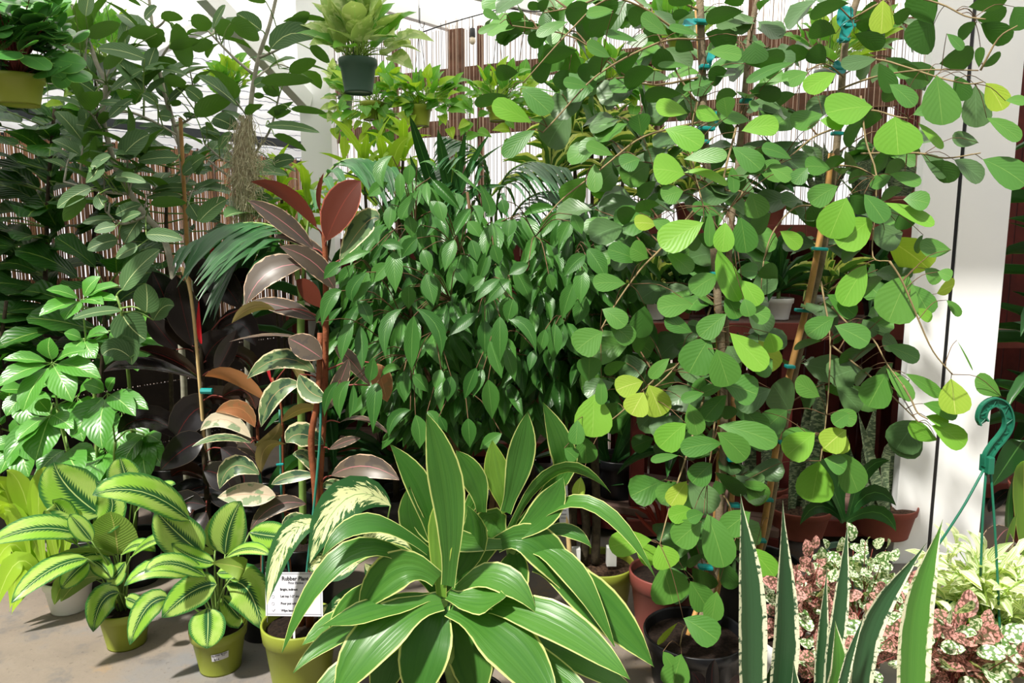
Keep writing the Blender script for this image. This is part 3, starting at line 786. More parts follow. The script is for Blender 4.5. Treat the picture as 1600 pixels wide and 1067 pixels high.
# calathea one
c1 = Vector((P(192, 985, 2.36).x, 2.38, 0))
t = thing('calathea', 'feather-patterned calathea in an olive pot without a price tag', 'plant', c1, 'calatheas in olive pots on the floor')
pot(t, c1, .083, .062, .135, 'olive')
crown = c1 + up(.16)
st = lambda b: c1 + up(.125) + Vector((R.uniform(-.015, .015), R.uniform(-.015, .015), 0))
hero(t, 'cal', LM['cal'], "157 804 110 765 87 725 68 c;206 778 188 716 48 c;126 835 60 826 -12 850 48 u;143 845 110 805 28 c;190 866 215 852 241 862 22 u;136 873 80 890 22 940 44 u;139 876 97 918 32 c;141 874 160 885 172 905 26 c;186 926 160 940 147 985 38 c;170 870 130 868 60 905 30 u;196 878 180 900 176 898 26 c;205 870 230 850 262 842 30 u;120 850 95 800 85 790 40 c;150 830 175 790 150 755 44 c;212 800 240 770 272 758 26 u;197 935 210 940 225 950 20 c", 2.3, spread=.06, stalkto=st, sm='stalk', fold=.12, grow=(1.04, 1.2), fj=.5, nu=12, nv=6)
hero(t, 'cal', LM['calb'], "184 866 180 830 172 799 74 c;181 868 135 862 92 866 26 d;150 905 110 900 85 945 34 d;168 905 130 905 95 940 38 d", 2.36, spread=.04, stalkto=st)
# calathea two, with price tag
c2 = Vector((P(334, 1000, 2.2).x, 2.24, 0))
t = thing('calathea', 'feather-patterned calathea in an olive pot with a white price tag', 'plant', c2, 'calatheas in olive pots on the floor')
pot(t, c2, .086, .064, .145, 'olive')
st = lambda b: c2 + up(.135) + Vector((R.uniform(-.015, .015), R.uniform(-.015, .015), 0))
hero(t, 'cal', LM['cal'], "352 866 358 825 376 786 50 c;316 864 280 835 246 800 56 c;352 872 385 858 420 868 24 u;338 913 300 925 256 963 44 c;297 900 245 888 198 915 32 u;325 950 325 980 323 1011 50 c;352 912 385 920 407 981 58 c;262 935 230 950 205 1005 34 c;340 895 373 898 16 c;296 812 225 770 150 775 58 u;360 905 380 890 330 880 30 u;345 930 370 960 372 960 34 c;320 900 270 880 230 895 30 u;335 880 300 870 270 850 30 u", 2.18, spread=.06, stalkto=st, fold=.12, grow=(1.04, 1.2), fj=.5, nu=12, nv=6)
hero(t, 'cal', LM['calb'], "336 860 342 830 350 795 42 c;335 866 305 862 273 875 26 d;390 832 430 838 452 838 46 c cal;245 830 300 845 262 842 30 d", 2.28, spread=.03, stalkto=st)
tg = P(341, 1031, c2.y - .082)
q = c2 + Vector((.012, -.0765, .078)); an = .16
rot = Matrix.Rotation(an, 3, 'Z') @ Matrix.Rotation(math.radians(-9), 3, 'X')
def curvedtag(parent):
    m = MB(); vs = []; fs = []; nn = 8
    for i in range(nn + 1):
        a = math.radians(-90 + 4 + (i / nn) * 38)
        for k, z in enumerate((.062, .086)):
            z2 = z + .006 * (i / nn)
            rz = .064 + (.086 - .064) * (z2 / .145) + .0022
            vs.append(c2 + Vector((rz * math.cos(a), rz * math.sin(a), z2)))
    for i in range(nn): fs.append((2 * i, 2 * i + 2, 2 * i + 3, 2 * i + 1))
    m.add(vs, fs); return m.build('price_tag', MT['paper'], parent, smooth=True)
ptag = curvedtag(t); ptag['label'] = 'white price tag'
def text(body, size, loc, rotm, mat, parent, name='lettering', align='LEFT'):
    cu = bpy.data.curves.new('txt', 'FONT'); cu.body = body; cu.size = size; cu.align_x = align; cu.resolution_u = 2; cu.offset = size * .018; cu.extrude = .0002
    ob_ = bpy.data.objects.new('txt', cu); COL.objects.link(ob_); bpy.context.view_layer.update()
    me = bpy.data.meshes.new_from_object(ob_.evaluated_get(bpy.context.evaluated_depsgraph_get()))
    bpy.data.objects.remove(ob_); me.materials.clear(); me.materials.append(mat)
    M = Matrix.Translation(loc) @ rotm.to_4x4()
    return obj(name, me, parent, M)
def on_pot(deg, z):
    a = math.radians(deg); rz = .064 + (.086 - .064) * (z / .145) + .0036
    return c2 + Vector((rz * math.cos(a), rz * math.sin(a), z)), Matrix.Rotation(a + math.pi / 2, 3, 'Z') @ Matrix.Rotation(math.radians(90 - 8), 3, 'X') @ Matrix.Rotation(.14, 3, 'Z')
for (s_, d0, z, sz) in (('$', -81, .0665, .0115), ('1', -76.5, .0672, .0105), ('2', -73, .0678, .0105)):
    p_, r_ = on_pot(d0, z); text(s_, sz, p_, r_, MT['ink'], ptag)
for i_, ch in enumerate('Calathea'):
    p_, r_ = on_pot(-85 + i_ * 2.3, .0805 + i_ * .0004); text(ch, .0062, p_, r_, MT['ink'], ptag)
for i_, ch in enumerate('Beauty'):
    p_, r_ = on_pot(-65 + i_ * 2.3, .084 + i_ * .0004); text(ch, .0062, p_, r_, MT['ink'], ptag)
for i_, ch in enumerate('Star'):
    p_, r_ = on_pot(-63 + i_ * 2.0, .0785 + i_ * .0004); text(ch, .005, p_, r_, MT['ink'], ptag)

# big olive pot with variegated rubber plant and care card
c3 = Vector((P(464, 985, 2.1).x, 2.13, 0))
t = thing('rubber_plant', 'tall variegated rubber plant with dusky pink-edged leaves in the large olive pot', 'plant', c3)
pot(t, c3, .112, .085, .225, 'olive')
TR = spline([c3 + up(.2), P(497, 830, 2.16), P(500, 740, 2.18), P(507, 620, 2.2), P(509, 500, 2.2), P(508, 400, 2.2), P(505, 362, 2.2)], 6)
tubeobj('trunk', [TR[0], TR[6], TR[12], TR[18], TR[24], TR[30], TR[-1]], .013, .007, MT['barkr'], t, n=9)
tubeobj('trunk', [c3 + up(.2) + Vector((.03, 0, 0)), P(494, 800, 2.15), P(486, 690, 2.15), P(497, 620, 2.15), P(500, 520, 2.17)], .012, .008, MT['barkr'], t, n=9)
tubeobj('stake', [c3 + up(.18), P(499, 700, 2.13), P(499, 560, 2.17)], .004, .004, MT['gstake'], t)
kn = lambda b: near(TR, b, .03)
hero(t, 'ell', LM['rubyd'], "495 356 450 305 392 284 26 d rubyr;510 376 535 320 564 283 60 c rubyr;489 388 440 345 387 313 32 c;518 409 470 375 428 372 18 c;523 453 490 410 437 385 34 c;478 414 420 425 384 476 50 c;494 499 445 480 394 470 28 c;531 406 570 350 592 343 44 c ruby;500 480 462 438 32 d rubyr;430 485 395 480 362 505 20 d ruby;497 545 440 524 358 534 14 e;503 560 450 528 42 c;578 602 545 560 522 543 24 c;588 568 605 628 34 c rubyc;468 585 485 612 512 622 32 c ruby;493 583 440 560 386 592 32 c ruby;518 743 570 728 624 750 38 c;494 743 455 745 424 757 20 c ruby;495 745 480 715 457 710 22 c ruby;506 694 470 678 447 692 40 c ruby;531 660 570 655 612 682 14 e;515 702 540 690 563 685 15 c;502 761 525 758 543 775 20 c ruby;510 640 530 600 545 560 26 c;500 640 470 640 440 660 26 d ruby;500 330 498 300 506 270 8 c rubyr", 2.17, spread=.05, stalkto=kn, sm='stalkr', sw=.003, fold=.18)
# care card
card = thing('care_card', 'white plant care card reading Rubber Plant in the olive pot', 'sign', P(457, 960, 2.0))
A = P(413, 894, 2.03); B = P(502, 894, 2.0); Cc = P(417, 962, 2.0)
xw = (B - A); wd = xw.length; xw.normalize(); zz = (A - Cc); ht = zz.length; zz = (zz - xw * zz.dot(xw)).normalized(); nn = xw.cross(zz)
if nn.y > 0: nn = -nn
rotc = Matrix((xw, zz, xw.cross(zz))).transposed()
cen = (B + Cc) / 2
MB().box(cen, (wd, ht, .0012), rotc).build('card', MT['paper'], card)
O = cen - xw * wd / 2 - zz * ht / 2 + (xw.cross(zz)).normalized() * .0012
def cp(u, v): return O + xw * (u * wd) + zz * (v * ht)
for (u, v, sx, sy) in ((.5, .045, .94, .006), (.5, .965, .94, .006), (.03, .5, .004, .92), (.97, .5, .004, .92)):
    MB().box(cp(u, v), (sx * wd, sy * ht * 1.4, .0004), rotc).build('border_line', MT['inkl'], card)
for (s_, u, v, sz, mt) in (('Rubber Plant', .29, .815, .0158, 'ink'), ('Ficus Elastica', .40, .735, .0092, 'inkl'), ('Bright, indirect', .26, .585, .009, 'ink'), ('Let top 1-2" dry out', .265, .43, .009, 'ink'), ('Pour pot with filtered', .27, .265, .009, 'ink'), ('Wipe leaves', .275, .105, .009, 'ink')):
    text(s_, sz, cp(u, v), rotc, MT[mt], card)
for v in (.6, .44, .28):
    MB().tube([cp(.135, v) + (xw * math.cos(a_) * .004 + zz * math.sin(a_) * .004) for a_ in [6.283 * k / 14 for k in range(15)]], .0003, 4).build('bullet_icon', MT['inkl'], card)
MB().tube([cp(.115, .135), cp(.135, .1), cp(.17, .155)], .0006, 4).build('check_mark', MT['inkl'], card)
MB().box(cp(.5, -.25), (.006, ht * .5, .002), rotc).build('card_stick', MT['whitep'], card)

# second, shorter variegated rubber plant on a green stake
c4 = Vector((P(405, 900, 2.42).x, 2.45, 0))
t = thing('rubber_plant', 'shorter variegated rubber plant with coral and cream leaves on a green stake', 'plant', c4)
pot(t, c4, .1, .075, .2, 'blackp')
TR2 = spline([c4 + up(.18), P(410, 800, 2.42), P(405, 730, 2.4), P(402, 670, 2.4)], 6)
tubeobj('trunk', [TR2[0], TR2[6], TR2[12], TR2[-1]], .008, .005, MT['barkr'], t)
tubeobj('stake', [c4 + up(.18), P(411, 800, 2.38), P(405, 735, 2.38), P(403, 690, 2.38)], .005, .005, MT['gstake'], t)
tubeobj('stake', [c4 + Vector((.1, 0, .18)), P(441, 790, 2.42), P(437, 640, 2.42)], .004, .004, MT['gstake'], t)
tubeobj('trunk', [c4 + Vector((.1, 0, .18)), P(443, 770, 2.44), P(440, 640, 2.44), P(425, 590, 2.44)], .006, .004, MT['barkr'], t)
for (x, y) in ((405, 770), (437, 726)):
    MB().tube([P(x - 5, y, 2.36), P(x + 6, y - 1, 2.36)], .004, 6).build('tie', MT['tie'], t)
kn = lambda b: near(TR2, b, .02)
hero(t, 'ell', LM['ruby'], "415 626 365 590 320 588 34 d rubyc;469 601 430 615 408 667 34 c;398 667 375 638 337 644 28 c rubyc;392 684 350 655 313 673 26 c rubyw;392 692 345 684 300 698 16 u;404 717 380 690 365 690 26 c rubyd;394 699 425 685 437 660 22 d;408 738 415 700 447 694 24 d;405 741 365 728 343 764 34 c;431 775 390 772 340 777 38 c rubyw;478 788 430 790 391 828 28 c rubyd;484 820 460 812 440 827 24 c;425 600 418 570 420 555 6 c sheath;450 570 470 590 492 640 24 d", 2.36, spread=.04, stalkto=kn, sm='stalkr', sw=.003, fold=.18)

# burgundy (near black) rubber plant
c5 = Vector((P(322, 930, 2.62).x, 2.7, 0))
t = thing('rubber_plant', 'near-black burgundy rubber plant with red leaf sheaths', 'plant', c5)
pot(t, c5, .12, .09, .24, 'blackp')
TR3 = spline([c5 + up(.2), P(325, 800, 2.66), P(318, 690, 2.63), P(316, 600, 2.62), P(314, 540, 2.62)], 6)
tubeobj('trunk', [TR3[0], TR3[6], TR3[12], TR3[18], TR3[-1]], .012, .007, MT['barkd'], t)
TR4 = spline([c5 + up(.2) + Vector((.03, .06, 0)), P(350, 700, 2.75), P(342, 560, 2.75), P(338, 440, 2.75)], 6)
tubeobj('trunk', [TR4[0], TR4[6], TR4[12], TR4[-1]], .012, .007, MT['barkd'], t)
kn = lambda b: near(TR3 + TR4, b, .02)
hero(t, 'ell', LM['blk'], "272 505 255 460 238 424 50 c;300 540 285 480 275 430 52 c;325 452 312 420 305 402 38 c;376 482 345 440 312 428 48 c;313 530 322 490 344 457 46 c;316 577 330 545 361 521 52 c;310 593 230 572 162 581 44 u;312 590 265 560 212 546 40 d;302 696 235 655 184 678 52 u;305 552 280 510 257 492 42 c;276 546 250 515 232 490 34 c;337 582 355 550 370 515 32 c;382 642 340 620 302 636 42 d;322 760 290 770 250 800 50 u;320 750 290 735 268 745 40 d;330 770 360 780 395 800 44 u;322 800 300 830 270 850 50 u;330 720 360 700 400 720 46 c;320 690 290 700 250 735 50 c;330 640 300 645 268 700 56 c;345 460 380 440 410 450 44 c;340 520 375 505 400 540 48 c;342 560 380 560 405 600 46 d;348 620 380 610 400 640 44 d;325 820 360 830 380 860 46 u;340 480 320 450 330 420 36 c;345 700 380 740 370 790 50 c;318 735 350 745 372 770 46 c;322 790 285 790 300 830 46 c", 2.62, spread=.07, stalkto=kn, sm='stalkr', sw=.003, fold=.24)
ribbon(t, 'lin', LM['sheath'], [P(338, 434, 2.6), P(334, 405, 2.6), P(333, 376, 2.6)], .024, (0, -1, .2), name='leaf_sheath', fold=1.2)
ribbon(t, 'lin', LM['sheath'], [P(315, 537, 2.5), P(312, 505, 2.5), P(311, 468, 2.5)], .016, (0, -1, .2), name='leaf_sheath', fold=1.2)
tubeobj('stake', [P(284, 417, 2.52), P(303, 497, 2.55), c5 + up(.2)], .006, .006, MT['bambool'], t)
MB().tube([P(314, 611, 2.56), P(332, 611, 2.56)], .011, 8).build('tie', MT['tie'], t)

# umbrella plant
c6 = Vector((P(140, 900, 2.7).x, 2.75, 0))
t = thing('umbrella_plant', 'glossy green umbrella plant with leaflets in radiating hands, left', 'plant', c6)
pot(t, c6, .13, .1, .26, 'blackp')
TU = []
for pts in ([c6 + up(.2), P(120, 760, 2.7), P(100, 680, 2.66), P(90, 640, 2.62)], [c6 + up(.2), P(150, 740, 2.75), P(150, 640, 2.75), P(135, 540, 2.72)], [c6 + up(.2), P(175, 760, 2.7), P(180, 690, 2.68)], [c6 + up(.2), P(90, 740, 2.85), P(40, 640, 2.9)]):
    TU += spline(pts, 6); tubeobj('stem', pts, .009, .006, MT['stalk'], t)
HANDS = [  # centre, distance, leaflet tips with widths
 ((128, 468), 2.6, "72 453 22;157 432 27;186 446 20;61 494 24;101 500 28;162 476 22;186 470 18"),
 ((81, 566), 2.5, "4 562 20;-6 605 30;36 644 37;113 628 36;158 591 30;135 548 20;78 527 32"),
 ((167, 613), 2.55, "112 684 34;160 702 40;212 650 28;232 640 26;180 590 20;130 600 24"),
 ((79, 646), 2.5, "7 722 30;55 720 46;25 690 26;115 670 26;60 625 20"),
 ((105, 699), 2.52, "68 782 40;128 745 44;60 740 34;150 720 30"),
 ((225, 678), 2.68, "230 752 36;190 735 34;255 730 30;200 690 24;250 690 24"),
 ((205, 520), 2.75, "240 500 20;260 540 24;215 580 34;165 570 26;170 530 22"),
 ((130, 530), 2.72, "150 560 28;170 520 22;110 560 26;100 520 20"),
 ((190, 640), 2.85, "150 690 34;190 720 40;230 700 34;150 640 26;235 640 24"),
 ((30, 690), 2.8, "0 740 34;45 745 36;-10 700 28;70 720 28;30 650 24"),
 ((165, 700), 2.8, "140 770 36;180 780 38;210 750 34;130 730 30;215 710 24"),
 ((45, 610), 2.85, "10 650 32;50 670 36;80 650 30;0 610 26;80 600 22"),
 ((120, 620), 2.9, "90 680 34;130 690 36;160 660 30;150 600 24;80 620 24"),
 ((60, 740), 2.85, "40 800 34;80 800 36;20 770 30;100 770 30"),
 ((140, 745), 2.85, "120 800 34;160 800 36;100 780 30;190 780 30")]
for (cx, cy), Y, s_ in HANDS:
    c0 = P(cx, cy, Y)
    a = near(TU, c0, .05); tubeobj('leaf_stalk', [a, (a + c0) / 2 + up(.03), c0], .0035, .0028, MT['stalk'], t, n=5, sm=4)
    for it in s_.split(';'):
        x, y, wd = [float(z) for z in it.split()]
        dy = (cy - y) * .0010 - .02 + R.uniform(-.03, .03)
        tp = P(x, y, Y + dy - .03); b = c0.lerp(tp, .12)
        place(MS['sch'], t, b, tp, wd * 1.2 * pxm(y, Y), (R.uniform(-.2, .2), -.75, .9))

# leafy sprig of a banyan fig in front of the burgundy rubber plant
t_aud_front = None
# ------------------------------------------------------------------ banyan figs (upper left)
rb = random.Random(21)
def trunkpx(pts, Y): return [P(x, y, Y if not isinstance(Y, list) else Y[i]) for i, (x, y) in enumerate(pts)]
def banyan(label, cpx, Yp, trunks, sides, text_list, region, nfill, Yl, seed, stake=None, potr=.14):
    rr = random.Random(seed)
    c = Vector((P(cpx, 900, Yp).x, Yp, 0))
    t = thing('banyan_fig', label, 'plant', c, 'grey-stemmed banyan figs')
    pot(t, c, potr, potr * .78, .28, 'blackp')
    line = []
    for i, (pts, r0, r1) in enumerate(trunks):
        w_ = trunkpx(pts, Yl)
        if i == 0: w_ = [c + up(.26)] + w_[::-1]; 
        line += spline(w_, 6)
        tubeobj('trunk' if i == 0 else 'branch', w_, r0, r1, MT['barkg'], t, n=8)
    for pts in sides:
        w_ = trunkpx(pts, Yl - .04); line += spline(w_, 5); tubeobj('branch', w_, .006, .0035, MT['barkg'], t, n=6)
    for (tx, ox, oy) in text_list:
        hero(t, 'aud', LM['aud'], tx, Yl - .12, ox, oy, spread=.12, stalkto=lambda b: near(line, b, .0), rr=rr, sw=.0028, arch=.05, nu=8)
    lim = [300]
    for (x, y) in polypts(region, nfill, rr):
        e = P(x, y, Yl + rr.uniform(-.18, .35)); s_ = near(line, e, .12)
        leafy_branch(t, s_, e, MS['aud'], .15, .48, rr.choice((4, 5, 6)), rr, droop=.02, out=.8, face=(0, -.35, 1), mat='barkg', limit=lim, r0=.0045, frac=.7)
    if stake: tubeobj('stake', trunkpx(stake, Yl - .05), .008, .008, MT['bamboo'], t)
    return t
banyan('banyan fig with a bent grey trunk, leftmost of the banyan figs', 300, 3.05,
       [([(113, 8), (131, 50), (142, 73), (152, 102), (165, 131), (160, 178), (173, 236), (184, 267), (205, 304), (228, 338), (262, 390), (285, 560)], .014, .007)],
       [[(166, 131), (140, 118), (128, 95)], [(200, 303), (165, 300), (130, 292), (100, 284)], [(228, 338), (190, 350), (165, 330)], [(160, 178), (200, 175), (240, 190), (275, 210)]],
       [("440 40 330 0 70 u;510 95 540 -70 140 c;520 220 715 140 85 d;540 290 430 235 55 c;860 350 580 290 110 c;620 410 735 310 70 d;660 540 860 410 80 c;565 550 380 440 80 c;590 470 370 400 60 d;590 610 780 625 50 c;650 700 790 590 70 c;620 800 450 740 110 c;720 940 890 800 150 c;540 1000 660 930 90 c;940 620 845 560 60 c;890 550 690 545 30 e;935 200 760 200 90 d;480 360 370 350 40 e", 0, 0),
        ("540 150 580 170 510 250 110 c;680 220 870 250 70 c;540 280 340 400 110 c;580 320 610 380 620 370 90 c;670 470 490 490 60 c;690 510 560 540 80 c;870 560 1090 590 90 c;830 470 740 610 150 c;700 590 520 650 110 c;820 630 690 700 90 c;690 440 840 380 80 c;720 480 840 430 60 c;500 330 380 480 90 d;900 380 1110 370 80 d", 0, 220)],
       [(30, 20), (120, 0), (230, 60), (230, 220), (270, 340), (150, 350), (110, 250)], 15, 2.95, 31)
banyan('banyan fig tied to a brown bamboo cane, between the bent trunk and the moss', 345, 3.2,
       [([(232, -10), (239, 47), (247, 100), (260, 157), (273, 197), (282, 236), (290, 330), (300, 480)], .013, .006)],
       [[(247, 100), (262, 75), (280, 55)], [(273, 197), (290, 190), (308, 178)], [(240, 47), (255, 35), (262, 20)]],
       [("860 110 935 40 80 c;750 -10 840 35 40 d;960 110 1090 110 70 d;1010 140 1050 190 40 d;920 190 985 250 60 d;1010 290 1190 240 70 d;1010 250 1090 350 100 d;1080 210 1190 220 35 e;920 370 1055 370 55 d;980 490 1110 490 90 d;1005 600 1105 520 65 c;1200 600 1105 525 85 c;1020 700 940 690 80 c;1060 940 820 960 100 c;1090 1040 1220 930 90 c;1260 250 1150 300 80 d;1090 680 1180 700 40 c;1310 830 1190 770 60 c;1080 610 1020 630 40 d", 0, 0),
        ("1150 290 910 300 60 c;1080 330 870 340 50 c;1185 480 1350 350 110 c;1130 380 1190 480 90 c;1210 120 1090 200 80 c", 0, 220)],
       [(200, 0), (310, 30), (330, 200), (330, 330), (240, 330), (230, 150)], 9, 3.1, 37, stake=[(282, 184), (286, 262), (291, 356), (300, 520)])
tm = banyan('banyan fig with a straight pale trunk draped with grey moss', 400, 3.1,
       [([(434, -14), (421, 39), (405, 87), (396, 131), (391, 176), (385, 260), (380, 340), (385, 520)], .013, .007)],
       [[(394, 115), (360, 85), (324, 47)], [(385, 262), (405, 230), (423, 200), (436, 150)], [(405, 90), (425, 82), (440, 75)], [(384, 290), (350, 270), (325, 250)], [(385, 260), (350, 250), (320, 225)]],
       [("130 160 200 30 70 c;0 150 120 140 110 d;410 180 265 80 110 c;230 140 400 240 120 d;150 200 250 150 110 d;470 290 590 200 730 230 150 c;800 120 540 130 40 d;580 180 700 75 80 d;700 290 820 370 90 d;580 430 740 360 80 d;410 490 720 480 85 d;440 560 510 500 110 d;370 510 460 480 70 c;5 300 125 250 70 d;590 660 480 680 605 605 70 d;590 650 800 675 50 d;440 750 760 790 60 c;490 810 680 900 60 d;20 690 240 590 120 d;130 700 270 770 120 c;50 770 170 800 50 c;160 880 240 790 80 c;80 730 130 780 40 d;370 575 430 570 40 d;430 290 470 295 40 d;520 410 690 460 50 e;440 10 330 0 40 d", 300, 0),
        ("150 700 20 960 90 c;110 440 200 340 110 c;480 140 610 110 90 c;370 330 490 370 80 c", 300, 220)],
       [(320, 40), (470, 60), (480, 200), (440, 330), (330, 330), (330, 180)], 5, 3.0, 41)
# hanging moss
mo = thing('spanish_moss', 'clump of stringy grey moss hanging on the pale fig trunk', 'moss', P(378, 175, 2.9))
rr = random.Random(3); m = MB()
for i in range(430):
    top = P(382 + rr.gauss(0, 7), 178 + abs(rr.gauss(0, 40)), 2.9 + rr.uniform(-.04, .03))
    L = rr.uniform(.1, .36); x = rr.gauss(-.02, .022); pts = [top]
    for k in range(1, 6):
        pts.append(top + Vector((x * k / 5 + rr.uniform(-.018, .018), rr.uniform(-.03, .03), -L * k / 5 + rr.uniform(-.012, .012))))
    m.tube(pts, rr.uniform(.0006, .0012), 3, cap=False)
for i in range(130):
    q = P(395 + rr.gauss(0, 10), 265 + rr.gauss(0, 22), 2.86 + rr.uniform(-.03, .03)); pts = [q]
    for k in range(5): pts.append(pts[-1] + Vector((rr.uniform(-.02, .024), rr.uniform(-.012, .012), rr.uniform(-.022, .012))))
    m.tube(pts, .0009, 3, cap=False)
ob = m.build('moss_strands', MT['moss'], mo); ob['kind'] = 'stuff'

# young banyan sprig low in front
c = Vector((P(195, 900, 2.75).x, 2.85, 0))
t = thing('banyan_fig', 'young banyan fig shoot with large pale-veined leaves above the umbrella plant', 'plant', c, 'grey-stemmed banyan figs')
pot(t, c, .1, .075, .2, 'blackp')
ST = [c + up(.18), P(205, 650, 2.72), P(196, 540, 2.6), P(190, 488, 2.52), P(182, 462, 2.52)]
tubeobj('stem', ST, .008, .004, MT['stalk'], t)
hero(t, 'aud', LM['aud'], "191 453 215 420 250 390 40 c;229 488 230 465 228 443 42 c;190 488 205 512 228 531 60 c;190 485 150 488 113 499 24 u;240 500 255 480 272 478 30 c;205 560 180 545 160 555 36 c;190 560 200 540 206 570 40 c", 2.5, spread=.03, stalkto=lambda b: near(spline(ST, 6), b, 0.01), arch=.04)

# fiddle-leaf figs at the far left
def fiddle(label, px, Y, trunk, region, n, seed, L=.24):
    rr = random.Random(seed); c = Vector((P(px, 900, Y).x, Y + .1, 0))
    t = thing('fiddle_leaf_fig', label, 'plant', c, 'dark fiddle-leaf figs')
    pot(t, c, .14, .11, .28, 'blackp')
    w_ = [c + up(.25)] + trunkpx(trunk, Y); line = spline(w_, 8)
    tubeobj('trunk', w_, .013, .007, MT['barkd'], t)
    for (x, y) in polypts(region, n, rr):
        e = P(x, y, Y + rr.uniform(-.15, .15)); s_ = near(line, e, .02)
        d = (e - s_); d.z *= .5; d = d.normalized() + Vector((rr.uniform(-.3, .3), rr.uniform(-.5, .1), rr.uniform(-.35, .45))); d.normalize()
        l = L * rr.uniform(.75, 1.15); b = e - d * l * .4
        place(MS['fid'], t, b, b + d * l, l * .62, (rr.uniform(-.3, .3), -.6, 1), rr=rr)
        tubeobj('leaf_stalk', [s_, b], .004, .003, MT['stalk'], t, n=5)
fiddle('dark fiddle-leaf fig reaching up beside the hanging olive pot', 55, 3.35, [(60, 600), (70, 450), (75, 300), (85, 170)], [(-30, 150), (110, 170), (140, 260), (110, 420), (40, 480), (-40, 450)], 58, 51)
fiddle('dark fiddle-leaf fig in deep shade behind the umbrella plant', 160, 3.2, [(150, 700), (160, 560), (165, 450)], [(0, 420), (100, 400), (240, 380), (250, 560), (120, 600), (-20, 560)], 30, 57)
fiddle('dark leafy fig low in the shade at the left edge', -20, 3.1, [(0, 700), (0, 560), (10, 470)], [(-70, 480), (60, 470), (80, 640), (30, 720), (-80, 700)], 20, 59, .2)
fiddle('tall broad-leaved fig whose top rises behind the bent banyan trunk', 130, 3.6, [(140, 500), (150, 300), (150, 150), (150, 90)], [(60, 50), (200, 60), (230, 180), (220, 300), (100, 300), (60, 160)], 30, 61, .2)

fiddle('dark broad-leaved fig in the shade behind the bamboo cane and the moss', 270, 3.45, [(270, 700), (265, 520), (260, 380), (260, 260)], [(140, 250), (250, 225), (390, 250), (420, 400), (300, 460), (150, 430)], 40, 63, .2)

# ------------------------------------------------------------------ weeping fig in the middle
rr = random.Random(71)
Yc = 2.55
c = Vector((P(760, 900, Yc).x, Yc + .1, 0))
t = thing('weeping_fig', 'dense weeping fig with drooping glossy green leaves in the middle', 'plant', c)
pot(t, c, .16, .125, .3, 'blackp')
TW = []
for pts in ([c + up(.28), P(770, 760, 2.6), P(760, 620, 2.6), P(750, 460, 2.6), P(730, 300, 2.6)], [c + up(.28), P(730, 740, 2.55), P(680, 620, 2.55), P(640, 480, 2.55), P(620, 320, 2.55)], [c + up(.28), P(800, 720, 2.6), P(850, 600, 2.6), P(880, 450, 2.6), P(890, 340, 2.6)]):
    TW += spline(pts, 8); tubeobj('trunk', pts, .012, .005, MT['twigd'], t, n=8)
poly = [(535, 470), (570, 350), (600, 275), (690, 270), (760, 335), (850, 320), (960, 320), (1000, 380), (1000, 560), (950, 640), (840, 640), (760, 660), (660, 690), (560, 640), (520, 560)]
BE = list(TW); pts = polypts(poly, 70, rr, 14); lim = [200]; jn = Joined()
for (x, y) in pts:
    r_ = math.hypot((x - 760) / 260, (y - 460) / 240)
    Y = 2.66 - .36 * math.sqrt(max(0, 1 - min(r_, 1) ** 2)) + rr.uniform(-.06, .06)
    e = P(x, y - 12, Y); s_ = near(TW, e, .12); BE += [s_.lerp(e, .6), s_.lerp(e, .8), e]
    leafy_branch(t, s_, e, MS['ben'], .125, .33, 6, rr, droop=.6, out=.5, face=(0, -1, .3), r0=.0035, mat='twigd', joined=jn, limit=lim, frac=.5)
for (x, y) in polypts(poly, 150, rr, 6):
    Y = 2.62 + rr.uniform(-.12, .3); e = P(x, y, Y); s_ = near(TW, e, .1)
    leafy_branch(t, s_, e, MS['ben'], .12, .33, 5, rr, droop=.6, out=.6, face=(0, -1, .45), joined=jn, limit=[0], tube=False)
jn.build('inner_foliage', t)
# drooping sprigs that hang clear at the left and right edges
hero(t, 'ben', LM['ben'], "890 130 830 180 790 310 95 c;740 320 770 240 30 c;1040 20 970 100 970 170 85 c;1000 340 1010 440 1010 560 85 c;960 320 920 400 900 520 85 c;1320 280 1310 420 1310 555 95 c;1250 240 1170 330 1170 490 85 c;1340 240 1440 330 1460 480 90 c;1440 30 1420 100 1440 200 90 c;1290 100 1290 220 90 c;1000 190 1060 320 80 c;940 670 890 740 890 860 85 c;1100 680 1090 760 1080 930 100 c;1260 610 1270 680 1270 760 75 c;1240 600 1190 590 1140 640 50 c;870 675 820 740 800 850 60 c;960 690 960 780 940 860 50 c;1400 850 1440 900 1450 1000 90 c;1330 870 1350 950 1350 1040 100 c;1300 840 1220 880 1190 980 70 c;1470 880 1510 960 50 c;1080 530 1070 600 1060 650 80 c", 2.1, 300, 420, spread=.04, nu=9, fold=.25, grow=(1.18, 1.04), stalkto=lambda b: near(BE, b), sm='twigd', sw=.0018)
hero(t, 'ben', LM['ben'], "1190 90 1130 160 1150 260 85 c;1300 140 1290 250 75 c;1240 190 1240 340 65 c;1340 145 1400 130 1440 180 40 e;1050 330 1150 260 80 c;1190 380 1175 510 85 c;1350 290 1280 400 1270 440 90 c;1290 445 1310 560 80 c;1340 580 1260 680 90 c;1200 660 1210 870 110 c;1170 730 1080 830 100 c;890 730 800 810 80 c;960 740 890 860 90 c;1050 780 970 940 100 c;1400 790 1420 960 100 c;1360 500 1370 620 60 c;1560 580 1490 740 90 c;1420 360 1490 470 80 c;1130 620 1240 640 70 c;1060 660 890 740 60 c", 2.12, 300, 220, spread=.04, nu=9, fold=.25, grow=(1.18, 1.04), stalkto=lambda b: near(BE, b), sm='twigd', sw=.0018)
